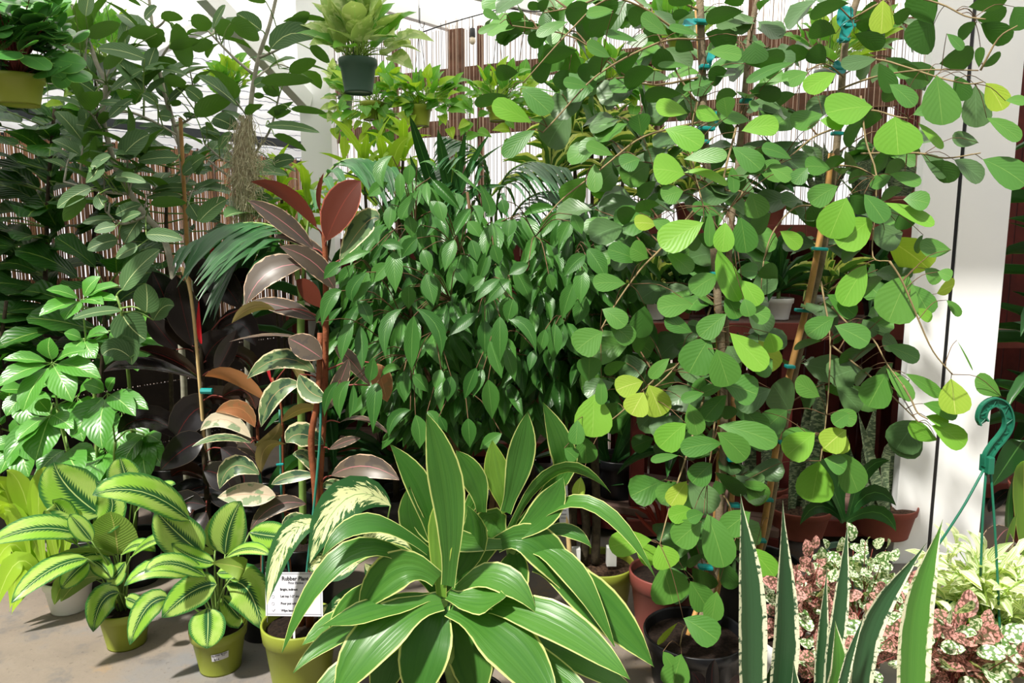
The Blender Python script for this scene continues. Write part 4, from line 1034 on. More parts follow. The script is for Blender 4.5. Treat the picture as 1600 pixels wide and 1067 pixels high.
hero(t, 'ben', LM['ben'], "570 260 620 380 600 420 80 c;430 190 430 190 570 300 60 c;700 350 720 430 70 c;750 470 740 560 90 c;500 480 560 560 80 c;1120 440 1170 540 80 c;1110 480 1050 600 90 c;1210 640 1310 800 110 c;1180 770 1170 940 100 c;480 680 490 850 90 c;260 790 310 950 100 c;420 590 370 750 90 c;230 650 270 770 80 c;520 590 550 700 80 c;600 810 500 900 80 c;750 830 620 960 90 c;860 740 760 790 80 c;780 770 860 930 100 c;740 930 720 1060 90 c;1200 680 1090 790 90 c;1130 850 1070 1030 100 c;1200 940 1150 1060 100 c;650 620 680 720 80 c;320 360 350 470 80 c", 2.1, 600, 220, spread=.05, nu=9, fold=.25, grow=(1.18, 1.04), stalkto=lambda b: near(BE, b), sm='twigd', sw=.0018)
hero(t, 'ben', LM['ben'], "250 30 290 190 100 c;150 110 150 210 90 c;180 280 170 550 100 c;560 265 410 380 80 c;600 310 600 480 95 c;690 285 690 520 100 c;740 300 830 340 880 470 80 c;770 180 740 300 90 c;960 360 930 490 70 c;1020 330 1010 520 95 c;1200 170 1150 310 100 c;1130 90 1070 270 90 c;1180 10 1180 170 90 c;690 60 560 180 70 c;590 600 540 740 80 c;620 660 640 860 110 c;550 590 490 750 80 c;400 640 380 770 80 c;120 610 120 770 90 c;170 630 250 720 80 c;340 600 310 700 70 c;720 470 770 640 80 c;630 430 690 620 90 c;430 0 480 80 80 c;770 10 860 180 90 c;980 30 1000 120 70 c;900 480 870 590 60 c;500 890 510 1040 90 c;700 980 590 1060 80 c", 2.1, 600, 420, spread=.05, nu=9, fold=.25, grow=(1.18, 1.04), stalkto=lambda b: near(BE, b), sm='twigd', sw=.0018)

# dark plants added low behind the weeping fig to darken the space there
for (lab, px, Y, seed) in (('dark strap-leaved plant added for shade below the weeping fig, left', 620, 3.2, 81), ('dark strap-leaved plant added for shade below the weeping fig, centre', 720, 3.4, 82), ('dark strap-leaved plant added for shade below the weeping fig, right', 830, 3.25, 83), ('dark strap-leaved plant added for shade behind the short rubber plant', 520, 3.3, 84)):
    rr = random.Random(seed); c = Vector((P(px, 800, Y).x, Y, 0)); t = thing('shade_fill_dracaena', lab, 'plant', c, 'plants added for shade behind the weeping fig')
    pot(t, c, .13, .1, .25, 'blackp'); tubeobj('trunk', [c + up(.22), c + up(.6), c + up(1.0)], .016, .012, MT['barkd'], t)
    for z in (.4, .62, .85, 1.05): rosette(t, c + up(z), 11, .38, .055, MS['dark'], rr, (-30, 60))
# ------------------------------------------------------------------ dracaena in the foreground
Yd = 1.8
c = Vector((P(715, 1000, Yd).x, Yd + .05, 0))
t = thing('dracaena', 'big dracaena with broad green leaves edged in yellow, front centre', 'plant', c)
pot(t, c, .13, .1, .15, 'blackp')
cr1 = P(690, 925, Yd); cr2 = P(800, 850, Yd + .12)
tubeobj('cane', [c + up(.12), cr1 + Vector((.005, .03, -.14)), cr1 + Vector((0, .01, -.03))], .022, .016, MT['stalk'], t, n=10)
tubeobj('cane', [c + up(.12) + Vector((.05, .04, 0)), cr2 + Vector((0, .02, -.12)), cr2], .018, .018, MT['stalk'], t, n=10)
hero(t, 'str', LM['drc'], "690 932 689 840 697 762 42 c drcy;700 915 700 770 666 646 56 c;680 868 662 775 609 694 42 c;668 862 575 818 503 870 36 u;655 892 545 865 440 1020 42 u;683 905 620 890 560 962 62 c;600 905 550 940 513 996 32 c;640 985 545 985 458 1052 36 u;690 940 600 985 520 1095 80 u;690 936 668 1000 645 1115 82 u;705 950 790 1005 870 1110 90 u;720 945 850 965 984 1062 64 u;700 930 750 940 790 930 60 u;690 930 600 950 500 980 50 u", Yd, spread=.03, ripple=.035, fold=.16, jit=.06, nu=16, nv=6)
hero(t, 'str', LM['drc'], "775 852 840 850 892 938 60 c;835 880 920 930 1022 1042 66 c;778 830 765 820 738 905 64 c;815 848 915 785 1026 906 28 u;830 845 880 828 925 856 26 u;790 800 812 720 824 643 44 c;792 800 778 745 769 688 40 c drcy;804 832 878 740 875 690 848 628 42 c;722 852 750 765 836 709 24 d;795 832 870 735 954 770 28 d;800 838 850 800 880 745 48 c;752 800 742 750 712 703 40 c;850 870 910 900 940 960 30 c;790 850 700 840 640 800 40 c;770 850 720 870 700 960 50 c;800 860 800 900 770 990 56 c;810 860 880 880 960 1010 46 u", Yd + .1, spread=.03, ripple=.035, fold=.16, jit=.06, nu=16, nv=6)
hero(t, 'str', LM['drc'], "690 945 560 960 470 1010 50 u;700 945 820 990 900 1080 60 u;690 950 730 1010 745 1110 70 c;690 945 620 1010 590 1110 60 c;685 940 640 880 560 850 40 u;700 935 770 900 840 960 50 u;692 960 570 1030 470 1110 50 u;705 955 860 1010 1000 1090 50 u;690 915 650 830 640 760 44 c;700 915 740 850 730 790 44 c;720 960 830 1030 940 1110 56 u;690 960 660 1060 700 1120 60 c", Yd + .08, spread=.04, ripple=.03, fold=.16, nu=14)

# ------------------------------------------------------------------ dieffenbachia
Y = 2.02
c = Vector((P(575, 1000, Y).x, Y + .13, 0))
t = thing('dieffenbachia', 'dieffenbachia with big cream-speckled leaves beside the care card', 'plant', c)
pot(t, c, .09, .07, .17, 'blackp')
cane = [c + up(.15), P(585, 930, Y + .05), P(600, 870, Y + .05)]
tubeobj('stem', cane, .012, .009, MT['stalk'], t)
hero(t, 'ell', LM['die'], "610 790 540 780 484 880 64 c;506 822 452 838 417 945 40 c;540 860 500 880 495 892 36 c;650 860 600 830 560 850 40 c;520 990 512 960 518 945 30 c;560 880 520 890 490 880 36 c;590 930 540 950 505 1010 50 c;640 880 600 900 570 880 40 c;600 960 560 990 525 1000 40 c", Y, spread=.03, stalkto=lambda b: near(spline(cane, 5), b, 0), fold=.14, nu=14, nv=6)

# ------------------------------------------------------------------ triangle-leaf figs
rt = random.Random(91)
def ties(t, lst, Y):
    for (x, y, w_) in lst:
        a = P(x - w_ / 2, y, Y); b = P(x + w_ / 2, y + w_ * .08, Y)
        MB().box((a + b) / 2, ((b - a).length, .03, .011), Matrix.Rotation(.06, 3, 'Y')).build('tie', MT['tie'], t, bevel=.003)
def brs(t, lst, Y, line, r=.0034, mat='twig'):
    for item in lst:
        pts = item[0] if isinstance(item, tuple) else item
        yy = item[1] if isinstance(item, tuple) else Y
        n = len(pts); w_ = [P(x, y, (yy[0] + (yy[1] - yy[0]) * i / (n - 1)) if isinstance(yy, tuple) else yy) for i, (x, y) in enumerate(pts)]
        line += spline(w_, 5); tubeobj('branch', w_, r, r * .5, MT[mat], t, n=6, sm=4)
Y1 = 2.25
c = Vector((P(1092, 1020, 2.1).x, 2.16, 0))
t1 = thing('triangle_fig', 'triangle-leaf fig on an upright cane in the black pot, centre right', 'plant', c, 'triangle-leaf figs')
pot(t1, c, .155, .125, .17, 'blackp', depth=.2)
L1 = []
tr = [c + up(.13)] + [P(x, y, Y1) for x, y in ((1103, 930), (1120, 840), (1131, 700), (1128, 560), (1118, 420), (1108, 300), (1100, 200), (1097, 100), (1093, -20))]
L1 += spline(tr, 8); tubeobj('trunk', tr, .014, .011, MT['bark'], t1, n=10)
tr2 = [c + up(.13) + Vector((.02, .03, 0))] + [P(x, y, Y1 + .06) for x, y in ((1140, 800), (1142, 640), (1134, 520), (1140, 380), (1155, 240), (1163, 150), (1173, 50), (1188, -20))]
L1 += spline(tr2, 8); tubeobj('trunk', tr2, .012, .008, MT['bark'], t1, n=10)
tubeobj('stake', [c + up(.12) + Vector((-.02, .02, 0)), P(1112, 860, Y1 + .02), P(1125, 640, Y1 + .03), P(1115, 400, Y1 + .03), P(1089, 10, Y1 + .03)], .009, .008, MT['bamboo'], t1, n=8)
tubeobj('stake', [c + up(.12) + Vector((.04, .0, 0)), P(1142, 800, Y1 - .01), P(1146, 620, Y1 + .02)], .009, .008, MT['bamboo'], t1, n=8)
brs(t1, [[(1086, 157), (1057, 113), (1031, 60), (1005, 10)],
         ([(1092, 62), (1047, 62), (1000, 79), (952, 105), (918, 131), (870, 184), (848, 207)], (2.22, 1.95)),
         ([(1060, 50), (1000, 10), (946, 0), (889, 50), (818, 129)], (2.2, 2.05)),
         ([(1098, 190), (1039, 203), (994, 220), (938, 265), (880, 310), (848, 346)], (2.2, 1.98)),
         ([(1100, 310), (1036, 385), (1000, 422), (960, 478), (938, 516)], (2.2, 1.95)),
         ([(1089, 160), (1081, 205), (1084, 262), (1099, 322)], (2.2, 1.9)),
         ([(1150, 200), (1130, 290), (1160, 300), (1137, 330)], (2.25, 2.0)),
         ([(1119, 640), (1112, 700), (1105, 755)], (2.2, 1.95)), ([(1100, 620), (1073, 711), (1050, 780), (1031, 850)], (2.2, 1.9)),
         ([(1110, 480), (1090, 530), (1040, 590), (1000, 620)], (2.2, 2.0)), ([(1112, 560), (1040, 580), (975, 640), (950, 660)], (2.2, 2.05)),
         ([(1100, 120), (1000, 130), (900, 60), (800, 40)], (2.25, 2.1)), ([(1100, 20), (1000, -20), (900, 10), (850, 20)], (2.25, 2.1)),
         ([(1095, 960), (1070, 980), (1062, 1010)], (2.1, 2.05)), ([(1120, 760), (1140, 790), (1150, 840)], (2.2, 2.0))], Y1, L1)
ties(t1, [(1094, 33, 26), (1101, 104, 16), (1104, 200, 24), (1100, 221, 14), (1118, 427, 16), (1146, 497, 14), (1144, 717, 16), (1147, 788, 18), (1102, 885, 22), (1098, 930, 20), (1165, 157, 16)], Y1 - .02)
for (x, y, dx, dy) in ((1078, 34, -12, 4), (1106, 80, 6, 22), (1112, 192, 8, -20)):
    ribbon(t1, 'lin', MT['tie'], [P(x + 10, y, Y1 - .03), P(x + dx / 2, y + dy / 2, Y1 - .05), P(x + dx, y + dy, Y1 - .04)], .025, (0, -1, .3), name='tie_end')
kn1 = lambda b: near(L1, b, .0)
TX = {}
TX['C'] = ("690 120 595 75 60 c;690 140 570 195 45 c;835 85 740 130 80 d;830 200 680 240 85 d;935 150 735 185 65 d;965 50 860 35 50 d;950 65 960 150 80 d;985 0 925 55 60 d;1095 130 920 210 75 c;985 195 870 260 95 d;1215 20 1110 130 135 d;1150 300 960 345 95 d;800 430 672 440 95 d;880 730 655 635 130 c trib;815 530 980 665 135 c;1060 560 805 520 50 u;740 570 552 620 75 d;1215 520 1075 490 75 c;900 775 722 925 100 c;1340 340 1230 420 110 d;1400 90 1240 190 130 d;1365 60 1220 80 70 c;1000 380 900 470 110 d;1100 420 1040 520 110 d;1230 380 1180 470 110 d;1040 60 1000 100 90 d;1280 20 1380 60 100 d", 600, 0)
TX['D'] = ("665 675 485 640 115 c trib;855 712 722 668 105 c trib;900 700 882 588 115 c;1040 720 870 700 90 c;985 780 1195 750 125 c trib;530 770 735 870 150 c trib;785 310 975 330 105 c;545 208 395 105 115 c;205 342 72 268 95 c;370 247 178 200 60 c;390 812 370 688 125 c;630 560 420 575 95 d;820 485 648 530 50 c;670 395 497 390 45 c;1020 140 845 160 65 c trig;1060 250 1070 372 145 d;1030 540 1208 575 95 d;770 200 932 270 125 d;1000 70 785 110 95 d;1010 380 1230 350 110 d;730 212 563 165 60 c;1300 372 1030 485 60 c;470 420 300 500 130 d;560 470 398 460 65 c trig;200 350 85 425 110 d;222 75 70 95 65 c;180 100 60 180 140 d;440 60 320 120 110 d;680 80 580 100 60 d;600 420 470 330 110 d;700 300 600 260 90 d;720 440 760 560 110 d;900 420 800 480 120 d;960 560 840 600 110 d;700 20 560 -10 80 d;880 20 1000 -30 120 d;300 260 420 240 80 c trig;380 330 250 420 120 d;1110 380 1190 440 100 d;1220 640 1120 660 80 c trig;1090 620 1040 640 70 c", 900, 0)
TX['G'] = ("650 200 470 170 190 c trib;640 190 760 190 886 262 55 c trib;760 485 515 620 175 c trib;890 485 872 652 115 c trib;980 455 1010 655 145 c;1040 305 1085 450 150 c;845 640 890 780 965 935 130 c trib;988 830 1080 972 115 c trib;795 418 795 618 62 c;860 440 700 400 90 c;480 500 355 490 95 c triy;455 470 548 525 85 c;388 722 200 650 112 c;430 700 330 640 120 c;297 850 112 850 105 c;222 88 68 28 80 c;382 110 275 150 115 c;110 138 112 298 85 c;847 800 695 895 125 c;692 975 498 1000 128 c;545 665 680 775 105 c;962 300 755 352 125 c trig;958 780 1075 780 95 c;930 152 940 300 68 c;930 38 1090 165 135 c;998 205 1205 140 72 c;1282 108 1115 45 82 c;1150 160 1275 225 105 c;1380 160 1300 250 90 c;640 110 885 90 95 c;1010 1000 1140 1060 110 c;890 920 960 1050 110 c;1000 940 1030 1040 90 c;480 240 380 330 90 d;600 360 500 300 110 d;360 420 260 470 120 d;720 560 840 620 110 d;640 300 520 340 110 c;760 560 680 640 110 d;1200 820 1110 760 110 d;500 380 360 400 90 d;880 250 1000 270 100 d;1160 430 1060 540 130 d", 900, 220)
TX['H'] = ("797 410 680 608 195 c;915 380 1115 585 145 c trib;835 478 905 685 175 c;880 690 1067 745 175 c;1148 380 1180 490 110 c trib;655 920 505 1055 155 c trib;672 800 722 978 112 c;897 752 768 892 105 c;762 740 635 782 62 c;885 690 750 740 60 c;160 375 10 480 165 c;75 672 80 532 135 c;110 745 98 988 205 c trib;400 672 248 720 125 c triy;405 735 335 862 140 c triy;432 690 505 865 155 c triy;557 533 448 645 72 c;692 378 535 310 102 c;897 268 745 395 125 c;155 240 285 335 115 c;200 330 330 430 120 c;1162 715 970 820 135 c trig;1020 228 1145 365 145 c trig;150 650 150 800 70 c;410 220 380 400 130 d;440 400 350 480 130 d;780 540 640 640 150 c trig;900 460 960 560 140 c trig;1170 540 1080 620 110 c;990 560 880 700 150 d;760 640 720 740 80 c;600 560 520 660 130 d;700 840 860 880 120 d;860 820 930 880 110 d;300 560 180 620 110 d;250 800 150 900 150 d", 900, 420)
TX['K'] = ("1065 200 828 240 112 c;1030 135 1195 285 140 c;1035 95 1367 200 135 c;860 428 1000 598 165 c trig;1018 372 1175 505 115 d;1138 388 1295 540 125 c trig;892 600 752 640 98 c trib;940 670 790 790 155 c;970 618 1065 920 185 c;1218 822 1365 985 122 c trib;642 775 402 815 135 c trib;680 802 742 935 150 c trib;705 928 765 1140 225 c;1230 610 1080 720 140 c;850 425 758 562 112 c triy;1000 320 890 430 130 c;802 273 645 302 48 c;1020 420 1050 500 70 d;950 620 860 650 80 c;1060 900 1120 1060 100 d;540 800 660 900 110 c trib;240 160 250 310 130 c;200 60 190 200 90 c;220 400 200 520 70 c triy;960 860 860 930 120 d;880 940 990 1060 130 d;770 640 830 800 110 d;120 230 190 290 80 c", 850, 640)
TX['L'] = ("1400 680 1595 805 155 c;1390 893 1335 1085 155 c;1400 868 1535 970 130 d triy;1367 708 1258 832 62 d triy;1440 460 1540 620 140 c;1600 520 1570 690 110 c;1500 900 1600 1000 120 d;1280 880 1330 960 70 c", 700, 787)
for k, Yk in (('C', 2.0), ('D', 2.02), ('G', 1.95), ('H', 1.95), ('K', 1.95), ('L', 1.95)):
    tx, ox, oy = TX[k]
    for it in tx.split(';'):
        dk = (' d' in it) or ('trig' in it)
        hero(t1, 'tri', LM['tri'], it, Yk + (.17 if dk else -.03), ox, oy, spread=.06, stalkto=kn1, rr=rt, sw=.0013, sm='twigd', arch=.04, nu=9, fold=.08, grow=(1.06, 1.13), fj=.5)
lim = [90]; jn = Joined()
for (x, y) in polypts([(760, 0), (1200, -10), (1220, 200), (1180, 420), (1180, 900), (1040, 900), (1020, 650), (900, 600), (950, 400), (880, 200)], 60, rt, 10):
    e = P(x, y, Y1 + rt.uniform(-.05, .3)); leafy_branch(t1, near(L1, e, .08), e, MS['trid'], .11, .8, 5, rt, droop=.25, out=.7, face=(0, -.8, .7), mat='twigd', r0=.0028, joined=jn, limit=lim)
jn.build('inner_foliage', t1)

Y2 = 2.5
c = Vector((P(1182, 940, Y2).x, Y2 + .02, 0))
t2 = thing('triangle_fig', 'triangle-leaf fig leaning right on a tied bamboo cane before the white post', 'plant', c, 'triangle-leaf figs')
pot(t2, c, .15, .115, .24, 'blackp')
L2 = []
tr = [c + up(.22)] + [P(x, y, Y2) for x, y in ((1200, 820), (1216, 720), (1238, 600), (1266, 480), (1285, 400), (1300, 300), (1309, 210), (1314, 150), (1322, 60), (1345, -20))]
L2 += spline(tr, 8); tubeobj('trunk', tr, .013, .011, MT['bark'], t2, n=10)
tubeobj('stake', [c + up(.2) + Vector((-.03, -.02, 0)), P(1190, 840, Y2 - .03), P(1226, 620, Y2 - .03), P(1262, 470, Y2 - .03), P(1288, 330, Y2 - .03), P(1299, 240, Y2 - .03)], .012, .010, MT['bamboo'], t2, n=9)
brs(t2, [([(1300, 326), (1270, 322), (1241, 325), (1210, 359), (1195, 400), (1190, 438)], (2.45, 2.15)),
         ([(1345, 150), (1353, 220), (1369, 272), (1366, 343), (1364, 401), (1390, 408)], (2.4, 2.1)), ([(1308, 258), (1340, 262), (1369, 276)], (2.45, 2.2)),
         ([(1283, 440), (1287, 465), (1297, 525), (1295, 600), (1290, 660), (1282, 720)], (2.45, 2.1)),
         ([(1390, 408), (1410, 440), (1435, 499), (1458, 549), (1488, 585)], (2.1, 2.05)), ([(1300, 480), (1330, 510), (1364, 530), (1385, 567), (1411, 602)], (2.4, 2.1)),
         ([(1300, 540), (1350, 580), (1387, 612), (1435, 659)], (2.4, 2.1)), ([(1411, 602), (1424, 625), (1434, 645), (1450, 655)], (2.1, 2.05)),
         ([(1310, 140), (1360, 122), (1406, 113), (1458, 109), (1529, 110)], (2.45, 2.15)), ([(1312, 100), (1369, 93), (1416, 105), (1470, 122), (1513, 131), (1536, 128)], (2.45, 2.1)),
         ([(1345, 240), (1432, 239), (1477, 247), (1532, 239)], (2.4, 2.1)), ([(1330, 30), (1400, -5), (1466, 5), (1508, 25), (1540, 30)], (2.4, 2.2)), ([(1318, 180), (1360, 172), (1400, 182), (1420, 185)], (2.45, 2.2)),
         ([(1306, 200), (1270, 215), (1240, 240), (1215, 255)], (2.45, 2.25)), ([(1318, 120), (1290, 100), (1260, 110)], (2.45, 2.25)), ([(1532, 110), (1560, 60), (1590, 40)], (2.15, 2.1))], Y2, L2)
ties(t2, [(1326, 40, 18), (1318, 62, 16), (1310, 106, 24), (1308, 208, 16), (1291, 296, 16), (1281, 388, 22), (1257, 484, 28), (1234, 572, 14), (1222, 690, 14), (1196, 779, 22), (1187, 843, 18)], Y2 - .05)
for (pp, w_) in (([(1326, 10), (1318, 26), (1312, 44)], .05), ([(1326, 20), (1322, 45), (1310, 70)], .04), ([(1318, 100), (1308, 108), (1302, 110)], .05)):
    ribbon(t2, 'lin', MT['tie'], [P(x, y, Y2 - .06) for x, y in pp], w_, (0, -1, .3), name='tie_end', ripple=.1)
kn2 = lambda b: near(L2, b, .0)
TY = [("700 635 438 672 195 c trib;830 693 850 910 255 c trib;1060 100 955 292 212 d;760 0 750 190 130 d triy;1080 448 1112 728 225 c;1310 508 1315 745 172 c trig;1095 380 1285 350 145 d;1340 140 1500 245 115 d;1320 122 1478 98 105 d;1320 132 1215 218 92 d;1378 702 1568 825 105 c;1330 850 1182 832 95 c trig;722 352 525 392 95 c trig;482 436 305 535 115 c trib;312 430 178 492 105 c;402 680 228 742 125 c;385 716 522 742 95 c trib;-30 765 125 762 115 c trib;798 502 940 625 115 c;938 684 1088 645 95 c;217 948 52 880 85 c;1183 950 1345 1062 135 c trig;1353 948 1595 1092 175 c;990 920 1130 1045 115 c trig;1372 494 1470 645 115 d triy;968 730 1108 876 65 c trib;1030 482 862 400 65 d;735 375 815 540 90 d;590 202 752 275 95 d;447 1002 305 990 115 c;142 985 80 1065 125 c;1268 42 1490 -5 125 d;1060 150 950 -40 155 d;1188 450 1255 588 85 d;1330 400 1336 288 58 c;1353 400 1455 338 78 d;560 20 338 92 95 d;1490 600 1605 605 65 c;1540 40 1610 160 120 d;600 120 720 40 80 d;480 200 330 180 110 d;340 330 180 330 110 d;420 380 330 300 110 d;660 700 540 850 140 d;760 700 640 720 120 d;900 560 760 560 110 d;240 560 100 620 90 d;880 900 700 1000 150 d;1140 200 1230 290 70 c;820 90 900 110 100 d;1040 960 1180 1070 110 d", 1180, 0),
      ("545 338 448 565 195 c trib;702 463 510 622 175 c trib;662 738 525 965 145 c trib;912 800 800 1062 235 c;783 585 1018 750 205 d triy;768 368 1048 495 95 c trib;880 350 1027 372 125 c;492 270 335 365 125 c;648 318 765 475 135 c;428 915 588 1035 115 c;148 538 265 628 95 c trib;1167 650 990 640 112 c;1008 760 1088 840 98 c;1080 910 1180 860 125 d triy;938 858 1030 1025 135 c;1138 948 1215 1038 55 c;812 208 695 272 75 c;798 198 975 252 85 c;880 545 728 610 155 c trig;1085 780 1165 810 80 c;945 1000 1045 1060 70 c trib;560 320 660 420 110 d;420 460 310 420 110 d;640 640 520 700 130 d;860 430 900 520 100 d;760 820 640 900 150 d;300 560 230 600 90 d;880 290 760 330 90 d;540 120 420 150 100 d;900 150 780 180 130 d;660 180 560 230 90 d;1000 560 960 660 100 d;560 820 680 900 130 d", 1180, 220),
      ("637 590 448 652 175 c trig;782 623 680 808 175 c;483 703 615 835 135 c trig;778 458 965 535 105 c;474 338 665 435 145 c;893 623 1095 750 78 c;1165 653 1190 855 178 c triy;998 802 1192 872 95 c;962 903 845 1067 195 c trig;1083 1022 918 948 105 c trib;1048 933 1238 1045 135 c trib;1013 878 1142 922 65 c trib;448 870 595 900 98 c;542 958 418 1062 145 c triy;357 978 185 1052 145 c;778 588 925 775 95 c;395 430 240 470 90 d;732 450 515 560 150 d;470 293 320 390 120 c;1465 760 1315 670 120 c;20 425 110 595 150 c triy;1200 425 1290 595 10 c;210 865 110 700 190 c trig;385 762 245 680 120 c;-70 840 50 975 130 c;860 480 760 430 100 c trig;640 300 700 400 100 c trig;820 560 740 680 120 d;700 590 600 680 120 d;920 660 860 760 90 d", 1180, 420),
      ("380 383 338 612 205 c trib;508 328 605 552 165 c;408 370 530 430 110 c;398 322 540 250 130 c triy;357 213 195 345 155 c trib;0 908 110 1058 115 c trib;190 80 60 190 140 c;-60 500 52 620 130 c;560 100 470 160 90 c;960 145 860 340 190 c trig;90 200 -20 290 120 c", 1180, 620)]
for tx, ox, oy in TY:
    for it in tx.split(';'):
        dk = (' d' in it) or ('trig' in it)
        hero(t2, 'tri', LM['tri'], it, 2.2 + (.14 if dk else -.04), ox, oy, spread=.06, stalkto=kn2, rr=rt, sw=.0013, sm='twigd', arch=.04, nu=9, fold=.08, grow=(1.06, 1.13), fj=.5)
lim = [60]; jn = Joined()
for (x, y) in polypts([(1200, -10), (1440, -10), (1420, 180), (1400, 420), (1380, 620), (1250, 560), (1200, 300)], 18, rt, 10):
    e = P(x, y, Y2 + rt.uniform(-.1, .2)); leafy_branch(t2, near(L2, e, .08), e, MS['trid'], .11, .8, 5, rt, droop=.25, out=.7, face=(0, -.8, .7), mat='twigd', r0=.0028, joined=jn, limit=lim)
jn.build('inner_foliage', t2)
# ------------------------------------------------------------------ red benches and shelves behind
def bench(label, x0, x1, Y0, Y1, zs, zback, name='plant_bench', gap=.006, bw=.092, seed=1, legs=True):
    rr = random.Random(seed)
    t = thing(name, label, 'bench', ((x0 + x1) / 2, Y0, 0))
    for (z, d0, d1) in zs:
        n = max(1, round((d1 - d0) / .11)); w_ = (d1 - d0) / n
        for i in range(n):
            MB().box(((x0 + x1) / 2, d0 + w_ * (i + .5), z - .016 + rr.uniform(-.002, .002)), (x1 - x0, w_ - .008, .032)).build('plank', MT['deck'], t, bevel=.003)
        MB().box(((x0 + x1) / 2, d0 - .012, z - .035), (x1 - x0, .022, .075)).build('front_rail', MT['red'], t, bevel=.003)
        if z > .3:
            for x in [x0 + .05, (x0 + x1) / 2, x1 - .05]: MB().box((x, d0 + .03, (z - .04) / 2), (.06, .05, z - .04)).build('leg', MT['redd'], t, bevel=.003)
            for x in [x0 + .05, x1 - .05]: MB().box((x, d1 - .02, (z - .04) / 2), (.06, .05, z - .04)).build('leg', MT['redd'], t, bevel=.003)
    x = x0
    while x < x1:
        MB().box((x + bw / 2, Y1 + .03, zback / 2), (bw, .018, zback)).build('back_slat', MT['redd'], t, bevel=.002)
        x += bw + gap + rr.choice((0, 0, .004, .008))
    for z in (zback * .35, zback * .9): MB().box(((x0 + x1) / 2, Y1 + .06, z), (x1 - x0, .03, .07)).build('back_rail', MT['redd'], t, bevel=.002)
    return t
zb = P(1300, 505, 3.25).z; zu = P(1220, 352, 3.62).z
xr0, xr1 = P(985, 500, 3.25).x, P(1446, 500, 3.25).x
bench('red-stained plant bench with plank shelves beside the white post', xr0, xr1 + .12, 3.25, 3.78, [(.12, 3.2, 3.7), (zb, 3.25, 3.6), (zu, 3.6, 3.78)], zu - .02, seed=3)
bench('dark red slatted shelf behind the weeping fig', -1.25, xr0 - .02, 4.0, 4.4, [(.25, 4.0, 4.35), (zb, 4.0, 4.35)], 1.38, name='plant_shelf', seed=5)
bench('dark red slatted bench added to darken the space right of the white post', 2.12, 3.6, 3.72, 4.15, [(.12, 3.7, 4.1), (.9, 3.75, 4.1)], 2.3, seed=7)  # tall slats added to keep the space right of the post dark
# low deck running at an angle
dA = P(905, 783, floorY(783, .16)); dB = P(1016, 800, floorY(800, .16))
dd = (dB - dA).normalized(); dn = Vector((-dd.y, dd.x, 0)); 
lb = thing('low_deck', 'low weathered plank deck carrying the black pot', 'bench', dA - up(.16))
a0 = dA - dd * .25; a1 = dB + dd * .55
rotd = Matrix.Rotation(math.atan2(dd.y, dd.x), 3, 'Z')
for i in range(4):
    q = (a0 + a1) / 2 + dn * (.07 + .135 * i) - up(.017); MB().box(q, ((a1 - a0).length, .128, .034), rotd).build('plank', MT['deck'], lb, bevel=.003)
MB().box((a0 + a1) / 2 + dn * .012 - up(.075), ((a1 - a0).length, .024, .08), rotd).build('front_board', MT['redd'], lb, bevel=.003)
for s_ in (.1, .9): MB().box(a0.lerp(a1, s_) + dn * .3 - up(.098), (.08, .4, .125), rotd).build('foot', MT['redd'], lb)

def potted(name, label, cat, px, ybase, z, rpx, hpx, potm, group=None, soil='soil', Y=None, taper=.78, band=.22):
    """pot standing at height z whose base centre shows at pixel (px, ybase)"""
    Y = Y if Y else floorY(ybase, z); k = pxm(ybase, Y)
    c = Vector((P(px, ybase, Y).x, Y, z)); t = thing(name, label, cat, c, group)
    pot(t, c, rpx * k, rpx * k * taper, hpx * k, potm, soil, band=band); return t, c, hpx * k, Y, k

# olive pot with bare canes
t, c, h, Y, k = potted('cane_dracaena', 'cane dracaena with bare dark canes in the ribbed olive pot', 'plant', 935, 958, 0, 53, 86, 'olive', soil='soilr')
rr = random.Random(2)
tops = []
for (x0, x1) in ((893, 895), (930, 928), (912, 880)):
    pts = [P(x0, 880, Y), P(x0 + 2, 800, Y + .02), P(x1, 690, Y + .03), P(x1 - 6, 560, Y + .05)]; tops.append(pts[-1])
    tubeobj('cane', pts, .017, .014, MT['barkd'], t, n=10)
for p_ in tops: rosette(t, p_, 11, .3, .05, MS['dark'], rr, (-25, 60))
MB().box(P(900, 868, Y - .02), (.03, .03, .06)).build('foam_block', MT['whitep'], t)
MB().box(P(955, 868, Y - .03), (.035, .03, .07)).build('foam_block', MT['whitep'], t)
ws = thing('price_card', 'tall pale card on a wooden stick beside the bare canes', 'sign', P(886, 900, Y - .08))
a = P(876, 742, Y - .06); b = P(884, 822, Y - .06)
MB().box((a + b) / 2, (.035, .002, (a - b).length), Matrix.Rotation(-.06, 3, 'Y')).build('card', MT['paper'], ws)
for i in range(7): MB().box((a + b) / 2 + Vector((.002, -.0015, .02 - i * .014)), (.02, .0006, .0022)).build('text_line', MT['inkl'], ws)
tubeobj('stick', [P(884, 790, Y - .05), P(893, 905, Y - .07)], .009, .009, MT['bambool'], ws)
# red-brown pot beside it
t, c, h, Y, k = potted('palm_pot', 'small leafy plant in a red-brown pot half hidden behind the black pot', 'plant', 1035, 985, 0, 52, 100, 'redp')
rr = random.Random(8)
tubeobj('cane', [c + up(h * .9), P(1068, 830, Y), P(1065, 700, Y + .03)], .014, .012, MT['barkd'], t, n=9)
rosette(t, P(1065, 700, Y + .03), 10, .26, .04, MS['dark'], rr, (-20, 60))
